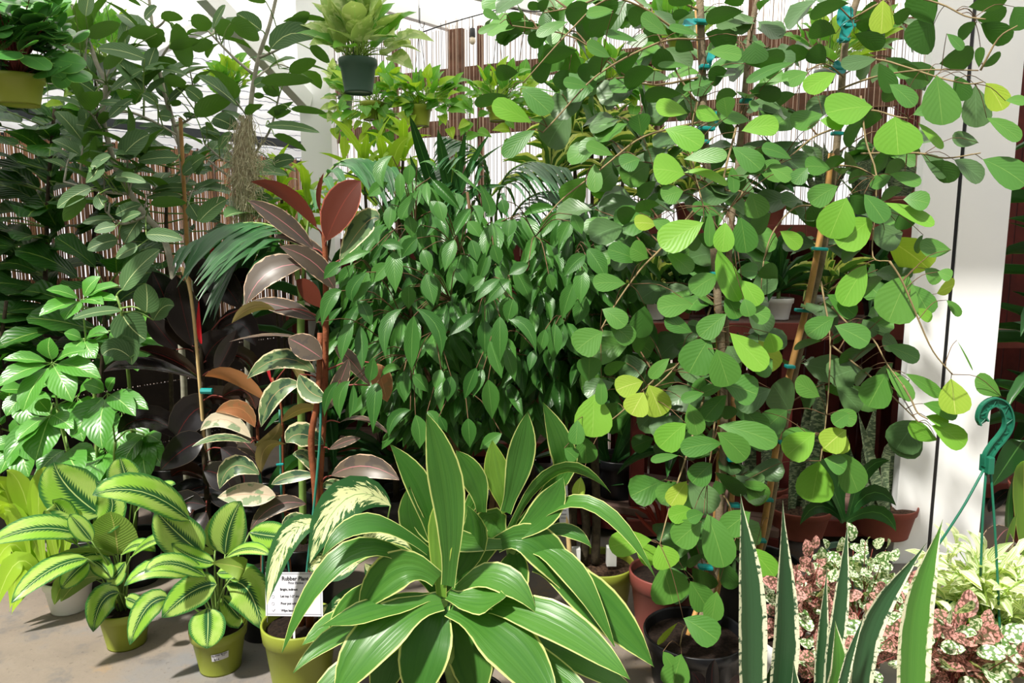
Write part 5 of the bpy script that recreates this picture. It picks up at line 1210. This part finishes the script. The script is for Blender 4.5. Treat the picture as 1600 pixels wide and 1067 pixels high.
# black pot on the deck
t, c, h, Y, k = potted('potted_dracaena', 'green strap-leaved plant in a square-looking black pot on the low deck', 'plant', 965, 781, .16, 38, 62, 'blackp', Y=3.42)
hero(t, 'str', LM['dark'], "965 725 990 700 1000 712 16 c;955 725 930 690 925 660 20 c;965 725 985 690 1003 697 16 c;960 725 975 680 968 640 20 c;950 728 920 710 905 720 16 c;960 722 1000 660 1010 640 18 c;950 720 940 670 945 620 22 c;965 722 1010 700 1030 720 14 u;948 760 960 755 975 757 10 u;958 722 985 650 1020 600 20 c;948 722 905 650 900 600 22 c", 3.38, nu=9)
# red grassy plant
cc_ = Vector((P(1035, 850, 3.0).x, 3.0, 0))
t = thing('red_leaf_plant', 'small plant with thin rust-red leaves in front of the low deck', 'plant', cc_)
pot(t, cc_, .06, .045, .09, 'blackp')
hero(t, 'lin', LM['cro'], "1030 835 1015 795 998 782 6 c;1032 835 1010 800 980 794 7 c;1030 830 1025 790 1002 765 7 c;1035 835 1030 800 1010 778 7 c;1035 835 1040 800 1030 770 7 c;1030 840 1005 815 992 800 6 c;1036 835 1050 800 1060 780 7 c;1036 838 1020 810 1006 790 8 c;1036 838 1035 790 1022 758 6 c;1040 838 1060 820 1075 812 7 c", 2.97, nu=6, nv=2)
ct = spline([cc_ + up(.08), P(1034, 845, 2.97)], 3); tubeobj('stem', [cc_ + up(.08), P(1033, 835, 2.97)], .005, .004, MT['stalkr'], t)

# terracotta pots with mottled snake plants
def snake_m(label, px, yb, r, hh, text, Y=3.05):
    t, c, h, Y, k = potted('snake_plant', label, 'plant', px, yb, .12, r, hh, 'terra', 'mottled snake plants in terracotta pots', 'soilr', Y=Y)
    hero(t, 'snk', LM['snkm'], text, Y - .02, spread=.05, fold=.5, arch=.0, nu=9, jit=.05, slope=0)
snake_m('mottled snake plant in the terracotta pot left of the tied bamboo cane', 1180, 842, 46, 48, "1175 800 1170 720 1172 640 20 c;1190 800 1195 720 1190 650 20 c;1160 800 1150 740 1152 690 18 c;1205 800 1210 740 1215 680 16 c", 3.3)
snake_m('mottled snake plant in the terracotta pot between the cane and the pink plants', 1245, 840, 48, 45, "1245 800 1255 700 1262 618 26 c;1260 800 1275 680 1284 568 24 c;1235 800 1240 720 1246 660 20 c;1270 800 1250 740 1240 700 20 c;1255 800 1300 730 1310 680 18 c")
snake_m('mottled snake plant in the terracotta pot nearest the white post', 1378, 845, 46, 48, "1365 800 1350 720 1372 625 26 c;1380 800 1362 740 1340 640 22 c;1395 800 1400 720 1408 640 20 c;1372 800 1330 740 1325 680 20 c;1385 800 1380 720 1395 690 18 c;1360 800 1335 760 1300 690 18 c")
t, c, h, Y, k = potted('bromeliad', 'dark broad-leaved plant in the grey-green square pot between terracotta pots', 'plant', 1322, 880, .0, 30, 70, 'gpot', Y=2.75)
rr = random.Random(12); hero(t, 'str', LM['dark'], "1320 815 1290 770 1240 775 26 c;1322 815 1360 770 1400 790 26 c;1318 815 1310 750 1330 700 28 c;1325 815 1350 740 1390 720 24 c;1318 815 1280 790 1250 820 22 c;1322 815 1370 800 1400 830 24 c;1320 815 1290 740 1265 720 24 c", 2.72, nu=9)

# on the bench top and the shelf above
zs_ = zb
for (lab, px, r, hh, pm, seed, Ls, ms, Yb) in (
  ('striped dracaena in a white pot on the bench, left of the tall cane', 1022, 20, 34, 'whitep', 3, .2, 'song', 3.4),
  ('green strap plant in a terracotta pot on the bench, behind the tall cane', 1060, 22, 36, 'terra', 4, .24, 'dark', 3.42),
  ('arching green dracaena in a white pot on the bench, right of the tall cane', 1215, 22, 34, 'whitep', 5, .27, 'dark', 3.4),
  ('bushy strap-leaved dracaena in a white pot behind the leaning cane', 1290, 22, 36, 'whitep', 6, .25, 'song', 3.42),
  ('dark-leaved dracaena in a black pot on the bench near the white post', 1372, 24, 34, 'blackp', 7, .22, 'dark', 3.4),
  ('leafy dracaena in a black pot at the far left of the bench', 1120, 22, 30, 'blackp', 9, .25, 'dark', 3.45)):
    rr = random.Random(seed * 5); k = pxm(490, Yb); cx = P(px, 490, Yb).x; c = Vector((cx, Yb, zb))
    t = thing('bench_dracaena', lab, 'plant', c, 'plants on the red bench')
    pot(t, c, r * k, r * k * .75, hh * k, pm)
    tubeobj('stem', [c + up(hh * k * .9), c + up(hh * k + .04)], .01, .008, MT['stalk'], t)
    rosette(t, c + up(hh * k + .04), 22, Ls, .036, MS[ms], rr, (-15, 75))
for (lab, px, r, hh, pm, seed, Ls, ms) in (
  ('striped dracaena in a terracotta pot on the high shelf, near the long arching branch', 1010, 20, 34, 'terra', 13, .22, 'song'),
  ('snowy leafed dracaena in a red pot on the high shelf behind the upright cane', 1075, 20, 34, 'redp', 14, .2, 'song'),
  ('dark dracaena in a terracotta pot on the high shelf between the two canes', 1205, 20, 32, 'terra', 15, .2, 'dark'),
  ('snake plant in a dark green pot on the high shelf by the leaning cane', 1345, 22, 44, 'gpot', 16, .22, 'snkm'),
  ('snake plant in a red pot on the high shelf against the white post', 1400, 20, 44, 'redp', 17, .2, 'snkm'),
  ('mottled snake plant in a terracotta pot on the high shelf behind the leaning cane', 1285, 20, 34, 'terra', 18, .24, 'snkm')):
    rr = random.Random(seed * 5); Yb = 3.69; k = pxm(340, Yb); cx = P(px, 340, Yb).x; c = Vector((cx, Yb, zu))
    t = thing('shelf_plant', lab, 'plant', c, 'plants on the high shelf')
    pot(t, c, r * k, r * k * .75, hh * k, pm)
    if ms == 'snkm': rosette(t, c + up(hh * k * .85), 9, Ls * 1.2, .05, MS[ms], rr, (60, 86), r=.03)
    else:
        tubeobj('stem', [c + up(hh * k * .9), c + up(hh * k + .05)], .01, .008, MT['stalk'], t)
        rosette(t, c + up(hh * k + .05), 26, Ls * 1.4, .04, MS[ms], rr, (-10, 80))
# striped dracaena with several heads behind the weeping fig
cc_ = Vector((P(930, 500, 3.5).x, 3.5, 0))
t = thing('striped_dracaena', 'tall yellow-striped dracaena with several leaf heads behind the weeping fig', 'plant', cc_)
pot(t, cc_, .13, .1, .26, 'blackp'); rr = random.Random(44)
for (x, y, n) in ((895, 205, 24), (925, 170, 22), (975, 265, 24), (1010, 270, 20), (880, 260, 20), (940, 225, 22), (860, 280, 18), (955, 160, 18)):
    p_ = P(x, y, 3.45 + rr.uniform(-.1, .1)); tubeobj('cane', [cc_ + up(.24), cc_.lerp(p_, .5) + up(.1), p_], .012, .008, MT['barkd'], t)
    rosette(t, p_, n, .24, .03, MS['song'], rr, (-10, 80))

# ------------------------------------------------------------------ foreground right: snake plant, polka dots, striped trailing basket
c = Vector((P(1300, 1067, 1.5).x, 1.5, 0))
t = thing('snake_plant', 'tall snake plant with white-edged dark leaves at the front right', 'plant', c)
pot(t, c, .15, .12, .22, 'blackp')
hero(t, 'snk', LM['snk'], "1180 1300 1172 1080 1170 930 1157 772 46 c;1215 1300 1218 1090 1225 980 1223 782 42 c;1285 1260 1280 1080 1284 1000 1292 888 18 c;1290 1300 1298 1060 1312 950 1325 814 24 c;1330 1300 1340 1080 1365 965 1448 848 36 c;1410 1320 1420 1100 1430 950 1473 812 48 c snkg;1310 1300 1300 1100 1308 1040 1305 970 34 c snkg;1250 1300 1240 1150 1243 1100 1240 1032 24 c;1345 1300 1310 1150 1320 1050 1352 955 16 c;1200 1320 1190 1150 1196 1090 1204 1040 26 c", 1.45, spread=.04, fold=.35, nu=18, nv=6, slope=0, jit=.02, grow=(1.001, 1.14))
def polka(label, px, yrim, Y, r, reg, n, ms, seed, potm='whitep', L=.05):
    rr = random.Random(seed); rim = P(px, yrim, Y); h = max(rim.z, .1); h = min(h, .22); c = Vector((rim.x, Y, rim.z - h if rim.z - h > 0.02 else 0)); h = rim.z - c.z
    t = thing('polka_dot_plant', label, 'plant', c, 'polka dot plants')
    if c.z > .02:
        MB().box(c + up(-c.z / 2), (.2, .2, c.z - .002)).build('pot_stand', MT['blackp'], t)
    pot(t, c, r, r * .75, h, potm)
    stems = []
    for (x, y) in polypts(reg, n, rr, 10):
        e = P(x, y, Y + rr.uniform(-.12, .12)); s_ = c + Vector((rr.uniform(-.5, .5) * r, rr.uniform(-.5, .5) * r, h * .9))
        leafy_branch(t, s_, e, MS[ms], L, .66, 4, rr, droop=.05, out=.9, face=(0, -1, .9), r0=.0022, mat='stalkr', frac=.4, sag=.05, name='stem')
polka('white-speckled polka dot plant in the middle, beneath the terracotta pots', 1340, 985, 2.1, .075, [(1290, 860), (1340, 830), (1400, 870), (1410, 950), (1290, 950)], 26, 'hypw', 5)
polka('dusky pink polka dot plant in a white pot behind the tallest dark snake leaf', 1235, 1000, 2.0, .08, [(1200, 900), (1260, 850), (1310, 880), (1320, 960), (1290, 990), (1200, 980)], 28, 'hyp', 6)
polka('pink polka dot plant in a low white pot at the bottom edge', 1275, 1055, 1.8, .08, [(1240, 1000), (1300, 960), (1390, 960), (1400, 1030), (1330, 1060), (1250, 1050)], 24, 'hyp', 7)
polka('bright pink polka dot plant in front of the white-striped basket', 1480, 1070, 1.75, .08, [(1450, 990), (1500, 950), (1560, 990), (1600, 1040), (1520, 1075), (1450, 1060)], 34, 'hyp', 8, L=.062)
polka('green and pink polka dot plant right of the leaning snake leaf', 1400, 1010, 1.95, .07, [(1370, 930), (1420, 910), (1450, 960), (1440, 1020), (1380, 1010)], 18, 'hyp', 9)
# white-striped trailing plant in a basket with a green hook
Y = 2.15; rim = P(1520, 965, Y)
c = Vector((rim.x, Y, 0)); hb = rim.z
t = thing('hanging_basket', 'white-striped trailing plant in a green basket with a curved green hook', 'plant', c)
pot(t, c, .14, .1, hb, 'hookg')
rr = random.Random(19)
for (x, y) in polypts([(1450, 870), (1500, 850), (1560, 870), (1640, 860), (1650, 960), (1600, 1010), (1500, 960), (1440, 930)], 54, rr, 10):
    e = P(x, y, Y + rr.uniform(-.12, .14)); s_ = c + Vector((rr.uniform(-.09, .09), rr.uniform(-.09, .09), hb * .92))
    leafy_branch(t, s_, e, MS['trd'], .085, .34, 5, rr, droop=.05, out=.8, face=(0, -.6, 1), r0=.003, mat='stalkl', frac=.6, sag=.12, name='stem')
hk = [(1537, 661), (1533, 652), (1538, 637), (1552, 628), (1567, 633), (1575, 650), (1574, 668), (1564, 684), (1553, 697), (1544, 712), (1543, 728)]
hp = spline([P(x, y, 2.1) for x, y in hk], 4)
cen_ = sum(hp[:28], Vector()) / 28
def offs(p, i, d):
    tg_ = (hp[min(i + 1, len(hp) - 1)] - hp[max(i - 1, 0)]).normalized(); n_ = Vector((tg_.z, 0, -tg_.x)); return p + n_ * d
for d in (.014, -.014):
    m = MB(); vs = []; fs = []
    for i, p_ in enumerate(hp):
        q = offs(p_, i, d); q2 = offs(p_, i, d * .7); vs += [q + Vector((0, -.008, 0)), q + Vector((0, .008, 0)), q2 + Vector((0, .008, 0)), q2 + Vector((0, -.008, 0))]
    for i in range(len(hp) - 1):
        for k_ in range(4): a_ = i * 4 + k_; b_ = i * 4 + (k_ + 1) % 4; fs.append((a_, b_, b_ + 4, a_ + 4))
    m.add(vs, fs); m.build('hook_flange', MT['hookg'], t)
m = MB(); vs = []; fs = []
for i, p_ in enumerate(hp): vs += [offs(p_, i, .013), offs(p_, i, -.013)]
for i in range(len(hp) - 1): fs.append((2 * i, 2 * i + 1, 2 * i + 3, 2 * i + 2))
m.add(vs, fs); m.build('hook_web', MT['hookg'], t)
zig = [offs(hp[i], i, .012 if k_ % 2 else -.012) - Vector((0, .004, 0)) for k_, i in enumerate(range(1, len(hp) - 6, 2))]
MB().tube(zig, .0012, 4).build('hook_rib', MT['hookg'], t)
MB().beam(P(1543, 712, 2.1), P(1541, 738, 2.1), .018, .045).build('hook_shank', MT['hookg'], t, bevel=.003)
for (x0, pts) in ((1537, [(1500, 800), (1440, 890)]), (1541, [(1536, 800), (1532, 900)]), (1548, [(1556, 850), (1563, 1000)])):
    tubeobj('strap', [P(x0, 734, 2.1)] + [P(x, y, 2.08) for x, y in pts], .0036, .0036, MT['hookg'], t)
# dark shiny-leaved little plant at the bottom edge
c = Vector((P(1120, 1067, 1.75).x, 1.75, 0))
t = thing('dark_leaf_plant', 'small plant with black silver-sheened leaves at the bottom edge', 'plant', c)
pot(t, c, .07, .055, .2, 'blackp')
hero(t, 'ell', LM['blk'], "1118 1110 1112 1060 1117 1030 22 c;1105 1110 1095 1070 1080 1050 24 c;1130 1115 1150 1070 1165 1060 22 c;1110 1120 1085 1100 1060 1080 26 c", 1.74, stalkto=lambda b: c + up(.19))

# shade plants right of the post
c = Vector((P(1640, 900, 3.15).x, 3.2, 0))
t = thing('tall_dracaena', 'tall dark green dracaena in the shade right of the white post', 'plant', c)
pot(t, c, .16, .12, .28, 'terra'); rr = random.Random(29)
tubeobj('trunk', [c + up(.25), c + up(1.2), c + up(2.3)], .02, .015, MT['barkd'], t)
for z in (.55, .9, 1.2, 1.5, 1.8, 2.1, 2.35): rosette(t, c + up(z), 14, .42, .07, MS['dark'], rr, (-35, 60))
hero(t, 'ell', LM['rubyd'], "1545 800 1558 780 1578 764 22 c blk;1545 872 1560 840 1576 826 44 c;1550 760 1590 700 1600 690 40 c dark;1590 900 1575 820 1585 740 22 c dark;1600 880 1590 760 1600 720 20 c drcy;1580 940 1575 860 1590 800 16 c drcy", 3.05, spread=.04)
# ------------------------------------------------------------------ hanging pots
zroof = zr + .11
def hanger(t, c, r, h, mat='wire'):
    top = Vector((c.x, c.y, zroof))
    apex = c + up(h + .38)
    if apex.z > zroof - .05: apex = Vector((c.x, c.y, zroof - .05))
    for k in range(3):
        a = 2 * math.pi * k / 3 + .5; MB().tube([c + Vector((r * math.cos(a), r * math.sin(a), h)), apex], .0013, 4).build('hanger_wire', MT[mat], t)
    MB().tube([apex, top], .0016, 5).build('hook', MT[mat], t)
def pothos(label, px, ytop, ybot, rpx, Y, potm, ms, n, reg, seed, L=.09, trail=None, group='hanging pothos pots', droop=.1, wr=.72):
    rr = random.Random(seed); a = P(px, ytop, Y); b = P(px, ybot, Y); h = a.z - b.z; k = pxm(ytop, Y); r = rpx * k
    c = Vector((a.x, Y, b.z)); t = thing('hanging_pothos', label, 'plant', c, group)
    pot(t, c, r, r * .76, h, potm)
    if c.y > 3.5: MB().beam((c.x - .3, c.y, zroof + .02), (c.x + .3, c.y, zroof + .02), .03, .03).build('hanger_bar', MT['wpaint'], t)
    hanger(t, c, r, h)
    for (x, y) in polypts(reg, n, rr, 10):
        e = P(x, y, Y + rr.uniform(-1, 1) * r * 1.3); s_ = c + Vector((rr.uniform(-.6, .6) * r, rr.uniform(-.6, .6) * r, h * .9))
        l = L * rr.uniform(.75, 1.2); d = (e - s_).normalized() + Vector((rr.uniform(-.5, .5), rr.uniform(-.6, .2), rr.uniform(-.5, .3) - droop)); d.normalize()
        tubeobj('leaf_stalk', [s_, (s_ + e) / 2 + up((e - s_).length * .1), e], .0022, .0016, MT['stalkl'], t, n=4, sm=3)
        place(MS[ms], t, e, e + d * l, l * wr, (rr.uniform(-.4, .4), -.7, .9), rr=rr)
    for tr in (trail or []):
        w_ = [c + up(h)] + [P(x, y, Y - r * .9) for x, y in tr]; sp = spline(w_, 5); tubeobj('vine', w_, .0022, .0014, MT['stalkl'], t, n=4, sm=4)
        for q in sp[4::2]:
            l = L * rr.uniform(.6, 1.); d = Vector((rr.uniform(-.8, .8), rr.uniform(-.6, 0), rr.uniform(-1, .1))).normalized()
            place(MS[ms], t, q, q + d * l, l * wr, (rr.uniform(-.3, .3), -1, .6), rr=rr)
    return t
pothos('marbled pothos in a dark green hanging pot, nearest of the hanging pots', 559, 93, 146, 28.5, 2.8, 'gpot', 'pot', 62, [(520, 85), (510, 60), (535, 0), (560, -10), (590, 20), (625, 60), (610, 90), (575, 70)], 1, L=.125, droop=.12)
pothos('trailing pothos in an olive pot right behind the dark green hanging pot', 582, 160, 188, 19, 3.95, 'olive', 'potn', 55, [(530, 120), (620, 115), (625, 190), (600, 210), (540, 200)], 2, trail=[[(530, 160), (522, 200)], [(545, 180), (540, 225)], [(600, 170), (612, 200)], [(580, 170), (575, 210)]])
pothos('trailing pothos in a bright olive pot left of the brown fence stud', 657, 165, 198, 17, 3.9, 'oliveb', 'potn', 60, [(610, 135), (660, 120), (715, 130), (715, 175), (680, 165), (640, 165), (615, 170)], 3, trail=[[(690, 160), (702, 200)], [(625, 160), (615, 195)], [(680, 150), (690, 180)], [(640, 160), (645, 180)]])
pothos('trailing pothos in an olive pot partly behind the fig branch', 778, 165, 190, 17, 3.7, 'oliveb', 'potn', 55, [(735, 140), (775, 105), (830, 120), (830, 190), (760, 165)], 4, trail=[[(740, 160), (728, 215)], [(750, 170), (745, 235)], [(790, 180), (800, 220)], [(730, 150), (735, 190)]])
pothos('bright pothos in an olive pot behind the long arching branch', 945, 140, 175, 18, 3.4, 'olive', 'potn', 55, [(870, 90), (930, 75), (1000, 110), (1010, 150), (940, 140), (880, 130)], 5, trail=[[(985, 140), (992, 165)], [(890, 130), (880, 165)]])
pothos('small bright pothos in a grey hanging pot before the white sheeting', 357, 148, 176, 15, 4.0, 'gypot', 'potn', 42, [(325, 130), (345, 100), (375, 98), (393, 125), (375, 145), (335, 145)], 6, L=.075, droop=0)
pothos('lime plant in a hanging pot at the top right behind the leaning cane', 1290, 110, 130, 16, 3.3, 'gypot', 'potn', 40, [(1240, 60), (1290, 30), (1380, 40), (1380, 70), (1320, 100), (1260, 90)], 7)
pothos('small yellowish pothos in a dark pot just right of the slim white post', 540, 150, 172, 11, 4.1, 'gypot', 'pot', 30, [(520, 115), (545, 110), (555, 150), (525, 165)], 8, trail=[[(525, 165), (520, 185)]])
pothos('bright pothos at the top centre above the fig branches', 1060, 60, 90, 16, 3.4, 'olive', 'potn', 36, [(1000, 30), (1060, 5), (1110, 30), (1100, 60), (1020, 60)], 10)
pothos('leafy green vine in a grey hanging pot behind the bent banyan trunk', 165, 95, 125, 16, 3.45, 'gypot', 'potn', 46, [(90, 60), (130, 25), (200, 40), (215, 90), (120, 100)], 11, trail=[[(110, 110), (100, 150), (95, 180)], [(130, 120), (125, 170)], [(80, 100), (75, 160)]])
# rubbery round-leaved plant, top left
rr = random.Random(33); Y = 2.2; a = P(27, 118, Y); b = P(27, 165, Y); k = pxm(140, Y)
c = Vector((a.x, Y, b.z)); t = thing('hanging_peperomia', 'round glossy-leaved plant in an olive hanging pot at the top left corner', 'plant', c)
pot(t, c, 36 * k, 28 * k, a.z - b.z, 'olive'); hanger(t, c, 36 * k, a.z - b.z)
h = a.z - b.z
for i in range(46):
    az = rr.uniform(0, 6.28); e = c + Vector((math.cos(az) * rr.uniform(.03, .17), math.sin(az) * rr.uniform(.02, .16), h + rr.uniform(.02, .26)))
    leafy_branch(t, c + up(h * .9), e, MS['pep'], .078, .84, 5, rr, droop=.12, out=.9, face=(0, -.8, .8), r0=.003, mat='stalkr', frac=.55, name='stem')

# string lights along the fence
lt = thing('string_lights', 'string of small clear bulbs along the top of the reed fence', 'lights', P(640, 60, 4.8))
wp = [P(x, y, Y) for x, y, Y in ((470, 92, 5.1), (520, 78, 5.1), (575, 66, 5.0), (640, 56, 4.95), (690, 40, 4.85), (745, 24, 4.75), (790, 14, 4.65), (840, 18, 4.55), (950, 14, 4.3), (1100, 2, 4.05))]
MB().tube(spline(wp, 6), .004, 5).build('cable', MT['wire'], lt)
for (x, y, Y) in ((522, 78, 5.1), (625, 59, 4.95), (738, 26, 4.77), (860, 18, 4.5)):
    p_ = P(x, y, Y)
    MB().tube([p_, p_ - up(.07)], .003, 5).build('drop_wire', MT['wire'], lt)
    MB().lathe(p_ - up(.12), [(.0, .05), (.016, .05), (.018, .02), (.018, 0)], 12).build('socket', MT['wire'], lt, smooth=True)
    MB().lathe(p_ - up(.165), [(.0, 0), (.012, .004), (.019, .018), (.017, .034), (.012, .046)], 12).build('bulb', MT['bulb'], lt, smooth=True)
for (x, y, Y) in ((656, 26, 4.75), (783, 4, 4.6)):
    p_ = P(x, y, Y); hk_ = thing('ceiling_hook', 'empty wire hook hanging from the roof timber, ' + ('left of the brown stud' if x < 700 else 'above the fig branch'), 'hook', p_)
    MB().tube(spline([p_ + up(.05), p_, p_ - up(.04), p_ + Vector((.012, 0, -.065)), p_ + Vector((.026, 0, -.05)), p_ + Vector((.026, 0, -.035))], 5), .0025, 5).build('hook_wire', MT['wire'], hk_)

# ------------------------------------------------------------------ palms and lime plants behind the rubber plant
def frond(t, pts, Y, n, L, rr, w_=.024, sag=.9, mat='palm', dY=0, t0=.25):
    q = spline([P(x, y, Y + dY * i / (len(pts) - 1)) for i, (x, y) in enumerate(pts)], 8); m_ = len(q)
    MB().tube(q, [.006 * (1 - .7 * i / m_) for i in range(m_)], 6).build('frond_stalk', MT['stalk'], t, smooth=True)
    for i in range(n):
        s_ = t0 + (1 - t0) * i / (n - 1); k_ = s_ * (m_ - 1); a_ = min(int(k_), m_ - 2); p_ = q[a_].lerp(q[a_ + 1], k_ - a_)
        d0 = (q[a_ + 1] - q[a_]).normalized(); sd_ = d0.cross(Vector((0, 0, 1))); sd_ = sd_.normalized() if sd_.length > .05 else Vector((1, 0, 0))
        for sg in (-1, 1):
            l = L * math.sin(math.pi * (.15 + .8 * s_)) * rr.uniform(.85, 1.1) + .04
            d = (d0 * .55 + sd_ * sg * .7 + Vector((rr.uniform(-.08, .08), -.05, -sag * .55))).normalized()
            tip = p_ + d * l - up(l * sag * .25)
            ribbon(t, 'lin', LM[mat], [p_, (p_ + tip) / 2 + up(l * .13), tip], w_, (0, -.5, 1), name='leaflet', nu=6, nv=2, fold=.3)
def palm(label, px, Y, fronds, seed, L=.3, **kw):
    rr = random.Random(seed); c = Vector((P(px, 900, Y).x, Y + .05, 0)); t = thing('palm', label, 'plant', c, 'feather palms')
    pot(t, c, .13, .1, .26, 'blackp')
    MB().tube(spline([c + up(.24), P(px, 600, Y), P(*fronds[0][0], Y)], 5), .014, 7).build('stem', MT['stalk'], t, smooth=True)
    for f_ in fronds: frond(t, f_, Y, kw.get('nl', 17), L, rr, **{k_: v_ for k_, v_ in kw.items() if k_ != 'nl'})
palm('feather palm with arching fronds between the moss and the variegated rubber plant', 470, 2.62, [[(470, 470), (458, 380), (420, 352), (360, 352), (295, 385)], [(470, 470), (455, 400), (425, 372), (385, 385), (350, 440)], [(470, 470), (485, 330), (520, 262), (560, 248), (610, 262)]], 5, w_=.036, nl=12)
palm('feather palm with fine fronds behind the top of the weeping fig', 770, 2.95, [[(770, 450), (750, 320), (715, 270), (660, 262)], [(770, 450), (780, 300), (820, 255), (880, 262)], [(770, 450), (800, 340), (850, 300), (920, 320)], [(770, 450), (735, 340), (690, 320), (640, 340)], [(770, 450), (765, 290), (745, 235), (700, 215)]], 6, w_=.02)
c = Vector((P(700, 900, 2.85).x, 2.85, 0))
t = thing('strap_leaf_plant', 'plant with stiff dark green strap leaves rising above the weeping fig', 'plant', c)
pot(t, c, .12, .09, .25, 'blackp'); tubeobj('stem', [c + up(.22), P(702, 500, 2.85), P(702, 340, 2.85)], .016, .014, MT['stalk'], t)
hero(t, 'lin', LM['dark'], "690 335 660 240 640 180 20 c;712 335 695 260 684 201 21 c;700 340 718 260 727 204 14 c;708 320 711 270 713 235 11 c drcy;735 268 760 245 794 221 26 u;705 335 735 260 765 210 12 c;700 340 650 290 600 275 14 c;706 335 740 300 790 290 14 c;695 335 660 290 640 240 14 c", 2.82, spread=.03, nu=9)
for (lab, px, Y, heads, seed) in (('lime green strap plant glowing between the slim white post and the rubber plant', 455, 3.5, [(455, 345), (425, 345), (480, 320), (520, 340), (440, 300)], 3), ('lime green strap plant below the dark green hanging pot', 600, 3.3, [(600, 262), (570, 285), (630, 245)], 4)):
    rr = random.Random(seed * 9); c = Vector((P(px, 900, Y).x, Y, 0)); t = thing('lime_strap_plant', lab, 'plant', c, 'lime strap plants')
    pot(t, c, .12, .09, .25, 'blackp')
    for (x, y) in heads:
        p_ = P(x, y, Y + rr.uniform(-.1, .1)); tubeobj('cane', [c + up(.22), c.lerp(p_, .6), p_], .009, .007, MT['barkd'], t)
        rosette(t, p_, 11, .2, .042, MS['lime'], rr, (-25, 75))
hero(t, 'str', LM['lime'], "575 268 550 215 516 185 12 c;538 250 538 212 14 c;610 300 618 240 640 215 22 c;590 320 570 290 585 270 20 c", 3.2)
